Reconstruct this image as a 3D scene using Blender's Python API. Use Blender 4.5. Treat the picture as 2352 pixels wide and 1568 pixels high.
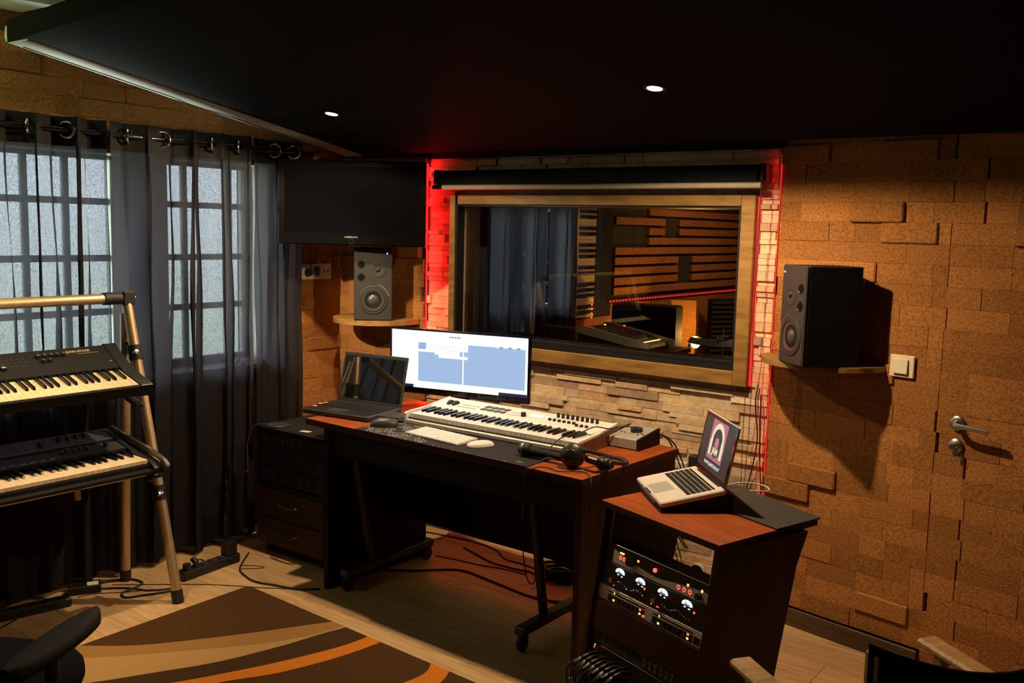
import bpy, bmesh, math, random
from mathutils import Vector, Matrix, Euler
R = math.radians
PI = math.pi
random.seed(7)
for o in list(bpy.data.objects):
    bpy.data.objects.remove(o)
scene = bpy.context.scene
C = scene.collection

# ------------------------------------------------------------ camera, world, lights, exposure
def make_camera():
    f_px, pitch, roll, yaw = 2190.0, R(6.78), R(-1.41), R(-36.35)
    cp, sp = math.cos(pitch), math.sin(pitch)
    fw = Vector((math.sin(yaw) * cp, math.cos(yaw) * cp, -sp))
    rt = Vector((math.cos(yaw), -math.sin(yaw), 0))
    dn = fw.cross(rt)
    cr, sr = math.cos(roll), math.sin(roll)
    r2 = cr * rt + sr * dn
    d2 = -sr * rt + cr * dn
    cam = bpy.data.cameras.new('camera')
    cam.sensor_width = 36.0
    cam.sensor_fit = 'HORIZONTAL'
    cam.lens = 36.0 * f_px / 2352.0
    cam.clip_start = 0.05
    o = bpy.data.objects.new('camera', cam)
    C.objects.link(o)
    m = Matrix((r2, -d2, -fw)).transposed().to_4x4()
    m.translation = Vector((0, 0, 1.6))
    o.matrix_world = m
    scene.camera = o
make_camera()

scene.view_settings.view_transform = 'Standard'
scene.view_settings.look = 'None'
scene.view_settings.gamma = 1
scene.view_settings.use_curve_mapping = False
scene.view_settings.exposure = 0.0

w = bpy.data.worlds.new('world')
scene.world = w
w.use_nodes = True
nt = w.node_tree
bg = nt.nodes['Background']
tc = nt.nodes.new('ShaderNodeTexCoord')
sx = nt.nodes.new('ShaderNodeSeparateXYZ')
cr = nt.nodes.new('ShaderNodeValToRGB')
nt.links.new(tc.outputs['Generated'], sx.inputs[0])
mp = nt.nodes.new('ShaderNodeMapRange')
mp.inputs['From Min'].default_value = -0.25
mp.inputs['From Max'].default_value = 0.35
nt.links.new(sx.outputs['Z'], mp.inputs['Value'])
nt.links.new(mp.outputs[0], cr.inputs[0])
cr.color_ramp.elements[0].position = 0.0
cr.color_ramp.elements[0].color = (0.42, 0.60, 0.36, 1)     # sunlit ground and greenery outside
cr.color_ramp.elements[1].position = 1.0
cr.color_ramp.elements[1].color = (0.78, 0.93, 1.0, 1)
e = cr.color_ramp.elements.new(0.45)
e.color = (0.72, 0.86, 0.88, 1)
nt.links.new(cr.outputs[0], bg.inputs[0])
bg.inputs[1].default_value = 12.0

def lamp(kind, name, loc, energy, color, rot=(0, 0, 0), size=0.03, **kw):
    l = bpy.data.lights.new(name, kind)
    l.energy = energy
    l.color = color
    if kind == 'AREA':
        l.size = size
        if 'size_y' in kw:
            l.shape = 'RECTANGLE'
            l.size_y = kw.pop('size_y')
    else:
        l.shadow_soft_size = size
    for k, v in kw.items():
        setattr(l, k, v)
    o = bpy.data.objects.new(name, l)
    o.location = loc
    o.rotation_euler = rot
    C.objects.link(o)
    return o

def aim(loc, tgt):
    return (Vector(tgt) - Vector(loc)).to_track_quat('-Z', 'Y').to_euler()
SLOPE = 0.171
def zceil(y):
    return 1.93 + SLOPE * (3.77 - y)
WARM = (1.0, 0.70, 0.40)
for lx, ly, en in ((-3.155, 2.925, 1.0), (-1.572, 2.907, 1.05)):
    rt_ = (-math.atan(SLOPE), 0, 0)
    lamp('SPOT', 'downlight_spill', (lx, ly, zceil(ly) - 0.030), 42.0 * en, WARM, rot=rt_, size=0.022, spot_size=R(170), spot_blend=0.18)
    lamp('SPOT', 'downlight_beam', (lx, ly, zceil(ly) - 0.030), 49.0 * en, WARM, rot=(rt_ if lx < -2 else aim((0, 0, 0), (-0.08, 0.26, -1))), size=0.022, spot_size=R(126), spot_blend=0.65)
# a lamp further back in the room, aimed at the synthesizers and the speaker corner
L3 = (-3.15, 0.85, 2.36)
lamp('SPOT', 'rear_lamp', L3, 420.0, (1.0, 0.76, 0.50), rot=aim(L3, (-3.84, 3.72, 1.16)), size=0.03, spot_size=R(21), spot_blend=0.6)
L4 = (-3.10, 1.35, 2.36)
lamp('SPOT', 'synth_downlight', L4, 125.0, WARM, rot=aim(L4, (-3.75, 1.50, 0.0)), size=0.03, spot_size=R(59), spot_blend=0.8)
# added greenish fill for the upper ceiling over the curtains, left of the frame
lamp('POINT', 'green_fill', (-3.80, 1.42, 2.30), 4.5, (0.72, 1.0, 0.45), size=0.05)
# red light tape: glow over the stone edges
lamp('AREA', 'red_tape_left', (-3.338, 3.752, 1.33), 5.0, (1.0, 0.008, 0.010), rot=(0, R(-90), 0), size=1.18, size_y=0.012)
lamp('AREA', 'red_tape_right', (-1.462, 3.765, 1.20), 0.22, (1.0, 0.015, 0.015), rot=(0, R(90), 0), size=1.45, size_y=0.010)
lamp('AREA', 'daylight_leak_fill', (-3.915, 2.62, 2.04), 1.8, (0.86, 1.0, 0.84), rot=(0, R(-132), 0), size=0.02, size_y=1.45, spread=R(80))  # added unseen light standing in for daylight leaking over the curtains
# daylight enters through the window: a portal that only guides sampling
pt = lamp('AREA', 'window_portal', (-4.24, 2.36, 1.38), 1.0, (1, 1, 1), rot=(0, R(-90), 0), size=1.02, size_y=1.9)
pt.data.cycles.is_portal = True

# ------------------------------------------------------------ helpers
class MB:
    def __init__(self):
        self.v = []; self.f = []; self.mi = []; self.M = Matrix.Identity(4); self.m = 0
    def add(self, vs, fs):
        b = len(self.v)
        self.v += [tuple(self.M @ Vector(p)) for p in vs]
        self.f += [tuple(b + i for i in q) for q in fs]
        self.mi += [self.m] * len(fs)
        return self
    def box(self, x0, x1, y0, y1, z0, z1, bev=0.0):
        lo = (min(x0, x1), min(y0, y1), min(z0, z1)); hi = (max(x0, x1), max(y0, y1), max(z0, z1))
        if bev <= 0:
            vs = [(a, b, c) for a in (lo[0], hi[0]) for b in (lo[1], hi[1]) for c in (lo[2], hi[2])]
            return self.add(vs, [(0, 1, 3, 2), (4, 6, 7, 5), (0, 4, 5, 1), (2, 3, 7, 6), (0, 2, 6, 4), (1, 5, 7, 3)])
        bev = min(bev, *(0.49 * (hi[i] - lo[i]) for i in range(3)))
        vs = []; idx = {}
        for sx in (0, 1):
            for sy in (0, 1):
                for sz in (0, 1):
                    s = (sx, sy, sz)
                    for a in range(3):
                        p = []
                        for k in range(3):
                            base = hi[k] if s[k] else lo[k]
                            if k != a:
                                base += -bev if s[k] else bev
                            p.append(base)
                        idx[(s, a)] = len(vs); vs.append(tuple(p))
        fs = []
        for a in range(3):
            b, c = (a + 1) % 3, (a + 2) % 3
            for sa in (0, 1):
                q = []
                for sb, sc in ((0, 0), (1, 0), (1, 1), (0, 1)):
                    s = [0, 0, 0]; s[a] = sa; s[b] = sb; s[c] = sc
                    q.append(idx[(tuple(s), a)])
                fs.append(tuple(q))
            for sa in (0, 1):
                for sb in (0, 1):
                    s0 = [0, 0, 0]; s0[a] = sa; s0[b] = sb; s1 = list(s0); s1[c] = 1
                    s0 = tuple(s0); s1 = tuple(s1)
                    fs.append((idx[(s0, a)], idx[(s1, a)], idx[(s1, b)], idx[(s0, b)]))
        for sx in (0, 1):
            for sy in (0, 1):
                for sz in (0, 1):
                    fs.append(tuple(idx[((sx, sy, sz), a)] for a in range(3)))
        return self.add(vs, fs)
    def prism(self, poly, a0, a1, axis='x'):
        """polygon in the two other axes, extruded along axis"""
        def P(u, v, a):
            return {'x': (a, u, v), 'y': (u, a, v), 'z': (u, v, a)}[axis]
        n = len(poly)
        vs = [P(u, v, a0) for u, v in poly] + [P(u, v, a1) for u, v in poly]
        fs = [tuple(range(n)), tuple(range(2 * n - 1, n - 1, -1))]
        fs += [(i, (i + 1) % n, n + (i + 1) % n, n + i) for i in range(n)]
        return self.add(vs, fs)
    def tube(self, pts, r, n=8, closed=False, cap=True):
        pts = [Vector(p) for p in pts]
        m = len(pts)
        rr = r if isinstance(r, (list, tuple)) else [r] * m
        vs = []
        up = None
        for i, p in enumerate(pts):
            a = pts[(i - 1) % m] if (closed or i > 0) else p
            b = pts[(i + 1) % m] if (closed or i < m - 1) else p
            t = (b - a)
            if t.length < 1e-9: t = Vector((0, 0, 1))
            t.normalize()
            if up is None:
                up = t.orthogonal().normalized()
            else:
                up = (up - t * up.dot(t))
                if up.length < 1e-6: up = t.orthogonal()
                up.normalize()
            s = t.cross(up)
            for k in range(n):
                an = 2 * PI * k / n
                vs.append(tuple(p + (up * math.cos(an) + s * math.sin(an)) * rr[i]))
        fs = []
        for i in range(m if closed else m - 1):
            j = (i + 1) % m
            for k in range(n):
                fs.append((i * n + k, i * n + (k + 1) % n, j * n + (k + 1) % n, j * n + k))
        if cap and not closed:
            fs.append(tuple(range(n - 1, -1, -1))); fs.append(tuple((m - 1) * n + k for k in range(n)))
        return self.add(vs, fs)
    def lathe(self, prof, n=20, M=None):
        """profile [(r, z)] turned about z"""
        old = self.M
        if M is not None: self.M = old @ M
        vs = []; fs = []
        for r, z in prof:
            for k in range(n):
                a = 2 * PI * k / n
                vs.append((max(r, 1e-5) * math.cos(a), max(r, 1e-5) * math.sin(a), z))
        for i in range(len(prof) - 1):
            for k in range(n):
                fs.append((i * n + k, i * n + (k + 1) % n, (i + 1) * n + (k + 1) % n, (i + 1) * n + k))
        fs.append(tuple(range(n))[::-1]); fs.append(tuple((len(prof) - 1) * n + k for k in range(n)))
        self.add(vs, fs)
        self.M = old
        return self
    def sphere(self, c, r, n=12, m=8, sc=(1, 1, 1)):
        prof = []
        vs = []; fs = []
        for i in range(m + 1):
            t = PI * i / m
            for k in range(n):
                a = 2 * PI * k / n
                vs.append((c[0] + r * sc[0] * max(math.sin(t), 1e-4) * math.cos(a), c[1] + r * sc[1] * max(math.sin(t), 1e-4) * math.sin(a), c[2] + r * sc[2] * math.cos(t)))
        for i in range(m):
            for k in range(n):
                fs.append((i * n + k, i * n + (k + 1) % n, (i + 1) * n + (k + 1) % n, (i + 1) * n + k))
        fs.append(tuple(range(n))); fs.append(tuple(m * n + k for k in range(n))[::-1])
        return self.add(vs, fs)
    def mesh(self, name, mats, smooth=None):
        me = bpy.data.meshes.new(name)
        me.from_pydata(self.v, [], self.f)
        if not isinstance(mats, (list, tuple)): mats = [mats]
        for m in mats: me.materials.append(m)
        if len(mats) > 1:
            me.polygons.foreach_set('material_index', self.mi)
        bm = bmesh.new(); bm.from_mesh(me)
        bmesh.ops.recalc_face_normals(bm, faces=bm.faces)
        bm.to_mesh(me); bm.free()
        if smooth:
            me.polygons.foreach_set('use_smooth', [True] * len(me.polygons))
            try: me.set_sharp_from_angle(angle=R(smooth))
            except Exception: pass
        me.update()
        return me

def link(name, me, parent=None, loc=None, rot=None, scale=None):
    o = bpy.data.objects.new(name, me)
    C.objects.link(o)
    if parent is not None: o.parent = parent
    if loc is not None: o.location = loc
    if rot is not None: o.rotation_euler = rot
    if scale is not None: o.scale = scale
    return o
def obj(name, mb, mats, parent=None, smooth=35, loc=None, rot=None):
    return link(name, mb.mesh(name, mats, smooth), parent, loc, rot)
def tag(o, label=None, cat=None, group=None, kind=None):
    if label: o['label'] = label
    if cat: o['category'] = cat
    if group: o['group'] = group
    if kind: o['kind'] = kind
    return o
def thing(name, label, cat, loc=(0, 0, 0), rot=(0, 0, 0), group=None):
    o = bpy.data.objects.new(name, None)
    o.empty_display_size = 0.05
    C.objects.link(o)
    o.location = loc
    o.rotation_euler = rot if isinstance(rot, (tuple, list)) else (0, 0, rot)
    return tag(o, label, cat, group)
def struct(name, mb, mats, parent=None, smooth=None):
    o = obj(name, mb, mats, parent, smooth)
    if parent is None: o['kind'] = 'structure'
    return o
def dup_tree(o, parent=None):
    c = o.copy(); C.objects.link(c)
    if parent is not None: c.parent = parent
    for ch in list(o.children):
        dup_tree(ch, c)
    return c
def catmull(P, n=8, closed=False):
    P = [Vector(p) for p in P]; out = []
    m = len(P)
    rng = range(m if closed else m - 1)
    for i in rng:
        p0 = P[(i - 1) % m] if (closed or i > 0) else P[i]
        p1 = P[i]; p2 = P[(i + 1) % m]
        p3 = P[(i + 2) % m] if (closed or i + 2 < m) else P[(i + 1) % m]
        for k in range(n):
            t = k / n
            out.append(0.5 * ((2 * p1) + (-p0 + p2) * t + (2 * p0 - 5 * p1 + 4 * p2 - p3) * t * t + (-p0 + 3 * p1 - 3 * p2 + p3) * t ** 3))
    if not closed: out.append(P[-1])
    return out
def text_mesh(s, size, mat, depth=0.0004, align='CENTER', bold=0.0, space=1.0):
    cu = bpy.data.curves.new('lettering', 'FONT')
    cu.body = s; cu.size = size; cu.extrude = depth; cu.align_x = align; cu.align_y = 'CENTER'; cu.offset = bold
    cu.space_character = space
    cu.resolution_u = 3
    o = bpy.data.objects.new('tmp_text', cu)
    C.objects.link(o)
    bpy.context.view_layer.update()
    me = bpy.data.meshes.new_from_object(o.evaluated_get(bpy.context.evaluated_depsgraph_get()))
    bpy.data.objects.remove(o)
    me.materials.clear(); me.materials.append(mat)
    return me

# ------------------------------------------------------------ materials
def mat(name, col, rough=0.5, metal=0.0, spec=0.5, coat=0.0, col2=None, noise=0.0, stretch=(1, 1, 1), bump=0.0, bscale=None,
        emit=None, estr=0.0, rnd=0.0, detail=4, ramp=(0.35, 0.65), trans=0.0, coord='Object'):
    m = bpy.data.materials.new(name); m.use_nodes = True
    n = m.node_tree; L = n.links
    b = n.nodes['Principled BSDF']
    b.inputs['Base Color'].default_value = (*col, 1)
    b.inputs['Roughness'].default_value = rough
    b.inputs['Metallic'].default_value = metal
    b.inputs['Specular IOR Level'].default_value = spec
    b.inputs['Coat Weight'].default_value = coat
    if trans: b.inputs['Transmission Weight'].default_value = trans
    if emit:
        b.inputs['Emission Color'].default_value = (*emit, 1); b.inputs['Emission Strength'].default_value = estr
    if noise or bump:
        t = n.nodes.new('ShaderNodeTexCoord'); mp = n.nodes.new('ShaderNodeMapping')
        mp.inputs['Scale'].default_value = stretch
        oi = n.nodes.new('ShaderNodeObjectInfo')
        sc = n.nodes.new('ShaderNodeVectorMath'); sc.operation = 'SCALE'; sc.inputs[3].default_value = 37.0
        cx = n.nodes.new('ShaderNodeCombineXYZ')
        for i in range(3): L.new(oi.outputs['Random'], cx.inputs[i])
        L.new(cx.outputs[0], sc.inputs[0])
        ad = n.nodes.new('ShaderNodeVectorMath'); ad.operation = 'ADD'
        L.new(t.outputs[coord], mp.inputs['Vector']); L.new(mp.outputs[0], ad.inputs[0]); L.new(sc.outputs[0], ad.inputs[1])
        vec = ad.outputs[0]
    if noise:
        nz = n.nodes.new('ShaderNodeTexNoise'); nz.inputs['Scale'].default_value = noise; nz.inputs['Detail'].default_value = detail
        L.new(vec, nz.inputs['Vector'])
        rp = n.nodes.new('ShaderNodeValToRGB')
        rp.color_ramp.elements[0].position = ramp[0]; rp.color_ramp.elements[0].color = (*(col2 or col), 1)
        rp.color_ramp.elements[1].position = ramp[1]; rp.color_ramp.elements[1].color = (*col, 1)
        L.new(nz.outputs['Fac'], rp.inputs[0])
        src = rp.outputs[0]
        if rnd:
            hs = n.nodes.new('ShaderNodeHueSaturation')
            mr = n.nodes.new('ShaderNodeMapRange'); mr.inputs['To Min'].default_value = 1 - rnd; mr.inputs['To Max'].default_value = 1 + rnd
            L.new(oi.outputs['Random'], mr.inputs['Value']); L.new(mr.outputs[0], hs.inputs['Value']); L.new(src, hs.inputs['Color'])
            src = hs.outputs[0]
        L.new(src, b.inputs['Base Color'])
    if bump:
        nb = n.nodes.new('ShaderNodeTexNoise'); nb.inputs['Scale'].default_value = bscale or noise or 50; nb.inputs['Detail'].default_value = 5
        L.new(vec, nb.inputs['Vector'])
        bp = n.nodes.new('ShaderNodeBump'); bp.inputs['Strength'].default_value = bump; bp.inputs['Distance'].default_value = 0.004
        L.new(nb.outputs['Fac'], bp.inputs['Height']); L.new(bp.outputs[0], b.inputs['Normal'])
    return m
def emis(name, col, s):
    return mat(name, (0.02, 0.02, 0.02), 0.4, emit=col, estr=s)

M = {}
M['cork'] = mat('cork', (0.44, 0.195, 0.058), 0.95, spec=0.1, col2=(0.20, 0.078, 0.020), noise=130, bump=0.8, bscale=170, rnd=0.20, ramp=(0.24, 0.62))
M['cork_back'] = mat('cork_backing', (0.16, 0.075, 0.03), 0.95, spec=0.1, col2=(0.09, 0.04, 0.015), noise=90)
M['cork_far'] = mat('cork_far', (0.40, 0.17, 0.06), 0.9, spec=0.1, col2=(0.25, 0.10, 0.03), noise=60, rnd=0.1)
M['plaster'] = mat('plaster', (0.78, 0.77, 0.74), 0.85, noise=6, col2=(0.72, 0.71, 0.68))
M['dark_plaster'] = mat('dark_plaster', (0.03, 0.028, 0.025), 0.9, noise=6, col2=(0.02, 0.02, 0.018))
M['black_fabric'] = mat('black_ceiling_fabric', (0.006, 0.006, 0.006), 0.95, spec=0.08, noise=300, col2=(0.003, 0.003, 0.003))
M['edge_glow'] = mat('edge_glow_grey', (0.42, 0.43, 0.40), 0.9, spec=0.1, noise=200, col2=(0.33, 0.34, 0.31))  # lighter grey puts the glow along the ceiling edge into the cloth
M['laminate'] = mat('oak_laminate', (0.60, 0.40, 0.21), 0.42, spec=0.4, col2=(0.44, 0.27, 0.125), noise=9, stretch=(0.6, 6, 1), rnd=0.06, detail=6)
M['base_wood'] = mat('dark_skirting_wood', (0.10, 0.055, 0.025), 0.5, col2=(0.05, 0.026, 0.012), noise=12, stretch=(0.5, 5, 5))
M['frame_wood'] = mat('stained_pine', (0.33, 0.185, 0.045), 0.55, col2=(0.17, 0.085, 0.018), noise=7, stretch=(1, 1, 5), detail=6, ramp=(0.3, 0.7))
M['frame_wood_h'] = mat('stained_pine_rail', (0.33, 0.185, 0.045), 0.55, col2=(0.17, 0.085, 0.018), noise=7, stretch=(1.2, 5, 6), detail=6, ramp=(0.3, 0.7))
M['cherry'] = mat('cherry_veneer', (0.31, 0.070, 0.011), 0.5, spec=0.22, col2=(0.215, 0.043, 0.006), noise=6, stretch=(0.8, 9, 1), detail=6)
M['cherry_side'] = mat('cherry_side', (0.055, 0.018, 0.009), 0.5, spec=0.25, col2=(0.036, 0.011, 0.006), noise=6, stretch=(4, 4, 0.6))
M['dark_side'] = mat('dark_panel', (0.009, 0.006, 0.005), 0.6, spec=0.2, noise=8, col2=(0.006, 0.004, 0.003))
M['black_plastic'] = mat('black_plastic', (0.012, 0.012, 0.013), 0.38, noise=250, col2=(0.009, 0.009, 0.010))
M['black_matt'] = mat('black_matt', (0.010, 0.010, 0.011), 0.75, spec=0.25, noise=300, col2=(0.007, 0.007, 0.007))
M['black_gloss'] = mat('black_gloss', (0.004, 0.004, 0.005), 0.12, noise=40, col2=(0.003, 0.003, 0.003))
M['grey_plastic'] = mat('charcoal_plastic', (0.035, 0.036, 0.040), 0.45, noise=250, col2=(0.028, 0.028, 0.030))
M['speaker_front'] = mat('speaker_baffle', (0.030, 0.029, 0.027), 0.55, spec=0.35, noise=400, col2=(0.024, 0.023, 0.021))
M['cone'] = mat('speaker_cone', (0.05, 0.05, 0.048), 0.33, noise=300, col2=(0.04, 0.04, 0.04))
M['rubber'] = mat('rubber', (0.014, 0.014, 0.014), 0.6, noise=200, col2=(0.010, 0.010, 0.010))
M['chrome'] = mat('chrome', (0.75, 0.75, 0.76), 0.18, metal=1.0, noise=20, col2=(0.68, 0.68, 0.70))
M['steel'] = mat('brushed_steel', (0.55, 0.54, 0.52), 0.32, metal=1.0, noise=60, stretch=(1, 8, 1), col2=(0.42, 0.42, 0.40))
M['champagne'] = mat('champagne_tube', (0.72, 0.55, 0.33), 0.42, metal=0.75, noise=70, col2=(0.62, 0.47, 0.28))
M['alu'] = mat('aluminium', (0.66, 0.63, 0.58), 0.42, metal=0.15, noise=300, col2=(0.62, 0.59, 0.54))
M['alu_dark'] = mat('grey_aluminium', (0.42, 0.40, 0.36), 0.45, metal=0.3, noise=300, col2=(0.38, 0.36, 0.32))
M['trackpad'] = mat('trackpad', (0.62, 0.60, 0.56), 0.35, metal=0.5, noise=300, col2=(0.58, 0.56, 0.52))
M['white_plastic'] = mat('white_plastic', (0.70, 0.67, 0.65), 0.45, noise=60, col2=(0.67, 0.64, 0.62))
M['white_key'] = mat('piano_key_white', (0.70, 0.66, 0.64), 0.38, noise=40, col2=(0.67, 0.63, 0.61))
M['ivory_key'] = mat('piano_key_ivory', (0.82, 0.68, 0.44), 0.3, noise=40, col2=(0.68, 0.54, 0.32))
M['black_key'] = mat('piano_key_black', (0.008, 0.008, 0.012), 0.16, noise=40, col2=(0.006, 0.006, 0.010))
M['walnut'] = mat('walnut_cheek', (0.16, 0.055, 0.028), 0.45, noise=9, stretch=(1, 6, 1), col2=(0.10, 0.032, 0.016))
M['curtain'] = None
M['glass'] = None
M['red_led'] = emis('red_led', (1.0, 0.01, 0.012), 3.0)
M['red_led_soft'] = emis('red_led_dim', (1.0, 0.02, 0.015), 0.9)
M['led_red'] = emis('indicator_red', (1.0, 0.05, 0.03), 5.0)
M['led_orange'] = emis('indicator_orange', (1.0, 0.22, 0.03), 5.0)
M['led_green'] = emis('indicator_green', (0.65, 1.0, 0.05), 3.0)
M['led_white'] = emis('indicator_white', (0.70, 0.85, 1.0), 1.5)
M['led_blue'] = emis('indicator_blue', (0.25, 0.12, 1.0), 9.0)
M['led_amber'] = emis('indicator_amber', (1.0, 0.55, 0.12), 3.0)
M['lens'] = emis('downlight_lens', (1.0, 0.86, 0.62), 30.0)
M['cream'] = mat('cream_bar', (0.52, 0.47, 0.36), 0.45, noise=40, col2=(0.48, 0.43, 0.33))
M['switch'] = mat('ivory_switch', (0.78, 0.70, 0.54), 0.4, noise=40, col2=(0.75, 0.67, 0.51))
M['paper'] = mat('paper_scrap', (0.72, 0.66, 0.46), 0.8, noise=30, col2=(0.64, 0.58, 0.40))
M['yellow'] = mat('yellow_sticker', (0.75, 0.55, 0.15), 0.7, noise=30, col2=(0.70, 0.50, 0.12))
M['arm_wood'] = mat('birch_arm', (0.62, 0.40, 0.17), 0.45, noise=14, stretch=(0.6, 4, 4), col2=(0.42, 0.23, 0.08), detail=6)
M['canvas'] = mat('black_canvas', (0.010, 0.010, 0.016), 0.95, spec=0.1, noise=400, col2=(0.006, 0.006, 0.010), bump=0.3)
M['rug_brown'] = mat('rug_brown', (0.105, 0.052, 0.020), 1.0, spec=0.05, noise=220, col2=(0.058, 0.028, 0.011), bump=1.0, bscale=350)
M['rug_dark'] = mat('rug_dark', (0.068, 0.037, 0.018), 1.0, spec=0.05, noise=220, col2=(0.06, 0.032, 0.016), bump=1.0, bscale=350)
M['rug_tan'] = mat('rug_tan', (0.40, 0.215, 0.075), 1.0, spec=0.05, noise=220, col2=(0.28, 0.145, 0.05), bump=1.0, bscale=350)
M['rug_cream'] = mat('rug_cream', (0.48, 0.29, 0.115), 1.0, spec=0.05, noise=220, col2=(0.42, 0.25, 0.10), bump=1.0, bscale=350)
M['rug_orange'] = mat('rug_orange', (0.72, 0.24, 0.03), 1.0, spec=0.05, noise=220, col2=(0.52, 0.16, 0.02), bump=1.0, bscale=350)
M['mousepad'] = mat('mouse_mat', (0.018, 0.017, 0.020), 0.85, spec=0.2, noise=300, col2=(0.014, 0.013, 0.015))
M['print_white'] = mat('printed_white', (0.62, 0.58, 0.52), 0.8, noise=80, col2=(0.58, 0.54, 0.48))
M['print_gold'] = mat('printed_gold', (0.50, 0.40, 0.20), 0.5, noise=80, col2=(0.45, 0.36, 0.18))
M['print_green'] = mat('printed_green', (0.15, 0.55, 0.08), 0.7, noise=80, col2=(0.12, 0.50, 0.06))
M['plug_white'] = mat('socket_white', (0.72, 0.70, 0.66), 0.45, noise=40, col2=(0.68, 0.66, 0.62))

def stone_mat():
    m = bpy.data.materials.new('split_stone'); m.use_nodes = True
    n = m.node_tree; L = n.links; b = n.nodes['Principled BSDF']
    b.inputs['Roughness'].default_value = 0.75
    b.inputs['Specular IOR Level'].default_value = 0.25
    oi = n.nodes.new('ShaderNodeObjectInfo'); ge = n.nodes.new('ShaderNodeNewGeometry')
    ad = n.nodes.new('ShaderNodeMath'); ad.operation = 'ADD'
    L.new(oi.outputs['Random'], ad.inputs[0]); L.new(ge.outputs['Random Per Island'], ad.inputs[1])
    fr = n.nodes.new('ShaderNodeMath'); fr.operation = 'FRACT'; L.new(ad.outputs[0], fr.inputs[0])
    rp = n.nodes.new('ShaderNodeValToRGB'); r = rp.color_ramp; r.interpolation = 'LINEAR'
    cols = [(0, (0.396, 0.277, 0.191)), (0.18, (0.581, 0.422, 0.264)), (0.35, (0.660, 0.508, 0.330)), (0.55, (0.528, 0.442, 0.310)), (0.72, (0.739, 0.568, 0.356)), (0.88, (0.607, 0.383, 0.205)), (1.0, (0.818, 0.660, 0.449))]
    r.elements[0].position = 0; r.elements[0].color = (*cols[0][1], 1)
    r.elements[1].position = 1; r.elements[1].color = (*cols[-1][1], 1)
    for p, c in cols[1:-1]:
        e = r.elements.new(p); e.color = (*c, 1)
    L.new(fr.outputs[0], rp.inputs[0])
    tcn = n.nodes.new('ShaderNodeTexCoord')
    nz = n.nodes.new('ShaderNodeTexNoise'); nz.inputs['Scale'].default_value = 26; nz.inputs['Detail'].default_value = 8; nz.inputs['Roughness'].default_value = 0.7
    L.new(tcn.outputs['Object'], nz.inputs['Vector'])
    mr = n.nodes.new('ShaderNodeMapRange'); mr.inputs['From Min'].default_value = 0.3; mr.inputs['From Max'].default_value = 0.7
    mr.inputs['To Min'].default_value = 0.62; mr.inputs['To Max'].default_value = 1.18
    L.new(nz.outputs['Fac'], mr.inputs['Value'])
    mx = n.nodes.new('ShaderNodeVectorMath'); mx.operation = 'SCALE'
    L.new(rp.outputs[0], mx.inputs[0]); L.new(mr.outputs[0], mx.inputs[3]); L.new(mx.outputs[0], b.inputs['Base Color'])
    n2 = n.nodes.new('ShaderNodeTexNoise'); n2.inputs['Scale'].default_value = 90; n2.inputs['Detail'].default_value = 6
    L.new(tcn.outputs['Object'], n2.inputs['Vector'])
    bp = n.nodes.new('ShaderNodeBump'); bp.inputs['Strength'].default_value = 0.35; bp.inputs['Distance'].default_value = 0.003
    L.new(n2.outputs['Fac'], bp.inputs['Height']); L.new(bp.outputs[0], b.inputs['Normal'])
    return m
M['stone'] = stone_mat()

def curtain_mat():
    m = bpy.data.materials.new('sheer_grey_curtain'); m.use_nodes = True
    n = m.node_tree; L = n.links
    n.nodes.remove(n.nodes['Principled BSDF'])
    out = n.nodes['Material Output']
    df = n.nodes.new('ShaderNodeBsdfDiffuse'); tl = n.nodes.new('ShaderNodeBsdfTranslucent'); tp = n.nodes.new('ShaderNodeBsdfTransparent')
    tcn = n.nodes.new('ShaderNodeTexCoord'); mp = n.nodes.new('ShaderNodeMapping'); mp.inputs['Scale'].default_value = (1, 1, 0.6)
    nz = n.nodes.new('ShaderNodeTexNoise'); nz.inputs['Scale'].default_value = 260; nz.inputs['Detail'].default_value = 3
    L.new(tcn.outputs['Object'], mp.inputs[0]); L.new(mp.outputs[0], nz.inputs['Vector'])
    rp = n.nodes.new('ShaderNodeValToRGB')
    rp.color_ramp.elements[0].position = 0.3; rp.color_ramp.elements[0].color = (0.022, 0.021, 0.026, 1)
    rp.color_ramp.elements[1].position = 0.7; rp.color_ramp.elements[1].color = (0.050, 0.047, 0.056, 1)
    L.new(nz.outputs['Fac'], rp.inputs[0])
    L.new(rp.outputs[0], df.inputs[0])
    tl.inputs[0].default_value = (0.062, 0.057, 0.070, 1)
    tp.inputs[0].default_value = (0.92, 0.93, 1.0, 1)
    m1 = n.nodes.new('ShaderNodeMixShader'); m1.inputs[0].default_value = 0.5
    L.new(df.outputs[0], m1.inputs[1]); L.new(tl.outputs[0], m1.inputs[2])
    m2 = n.nodes.new('ShaderNodeMixShader')
    mr = n.nodes.new('ShaderNodeMapRange'); mr.inputs['From Min'].default_value = 0.25; mr.inputs['From Max'].default_value = 0.75
    mr.inputs['To Min'].default_value = 0.014; mr.inputs['To Max'].default_value = 0.088
    L.new(nz.outputs['Fac'], mr.inputs['Value']); L.new(mr.outputs[0], m2.inputs[0])
    L.new(m1.outputs[0], m2.inputs[1]); L.new(tp.outputs[0], m2.inputs[2])
    L.new(m2.outputs[0], out.inputs[0])
    return m
M['curtain'] = curtain_mat()
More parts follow.
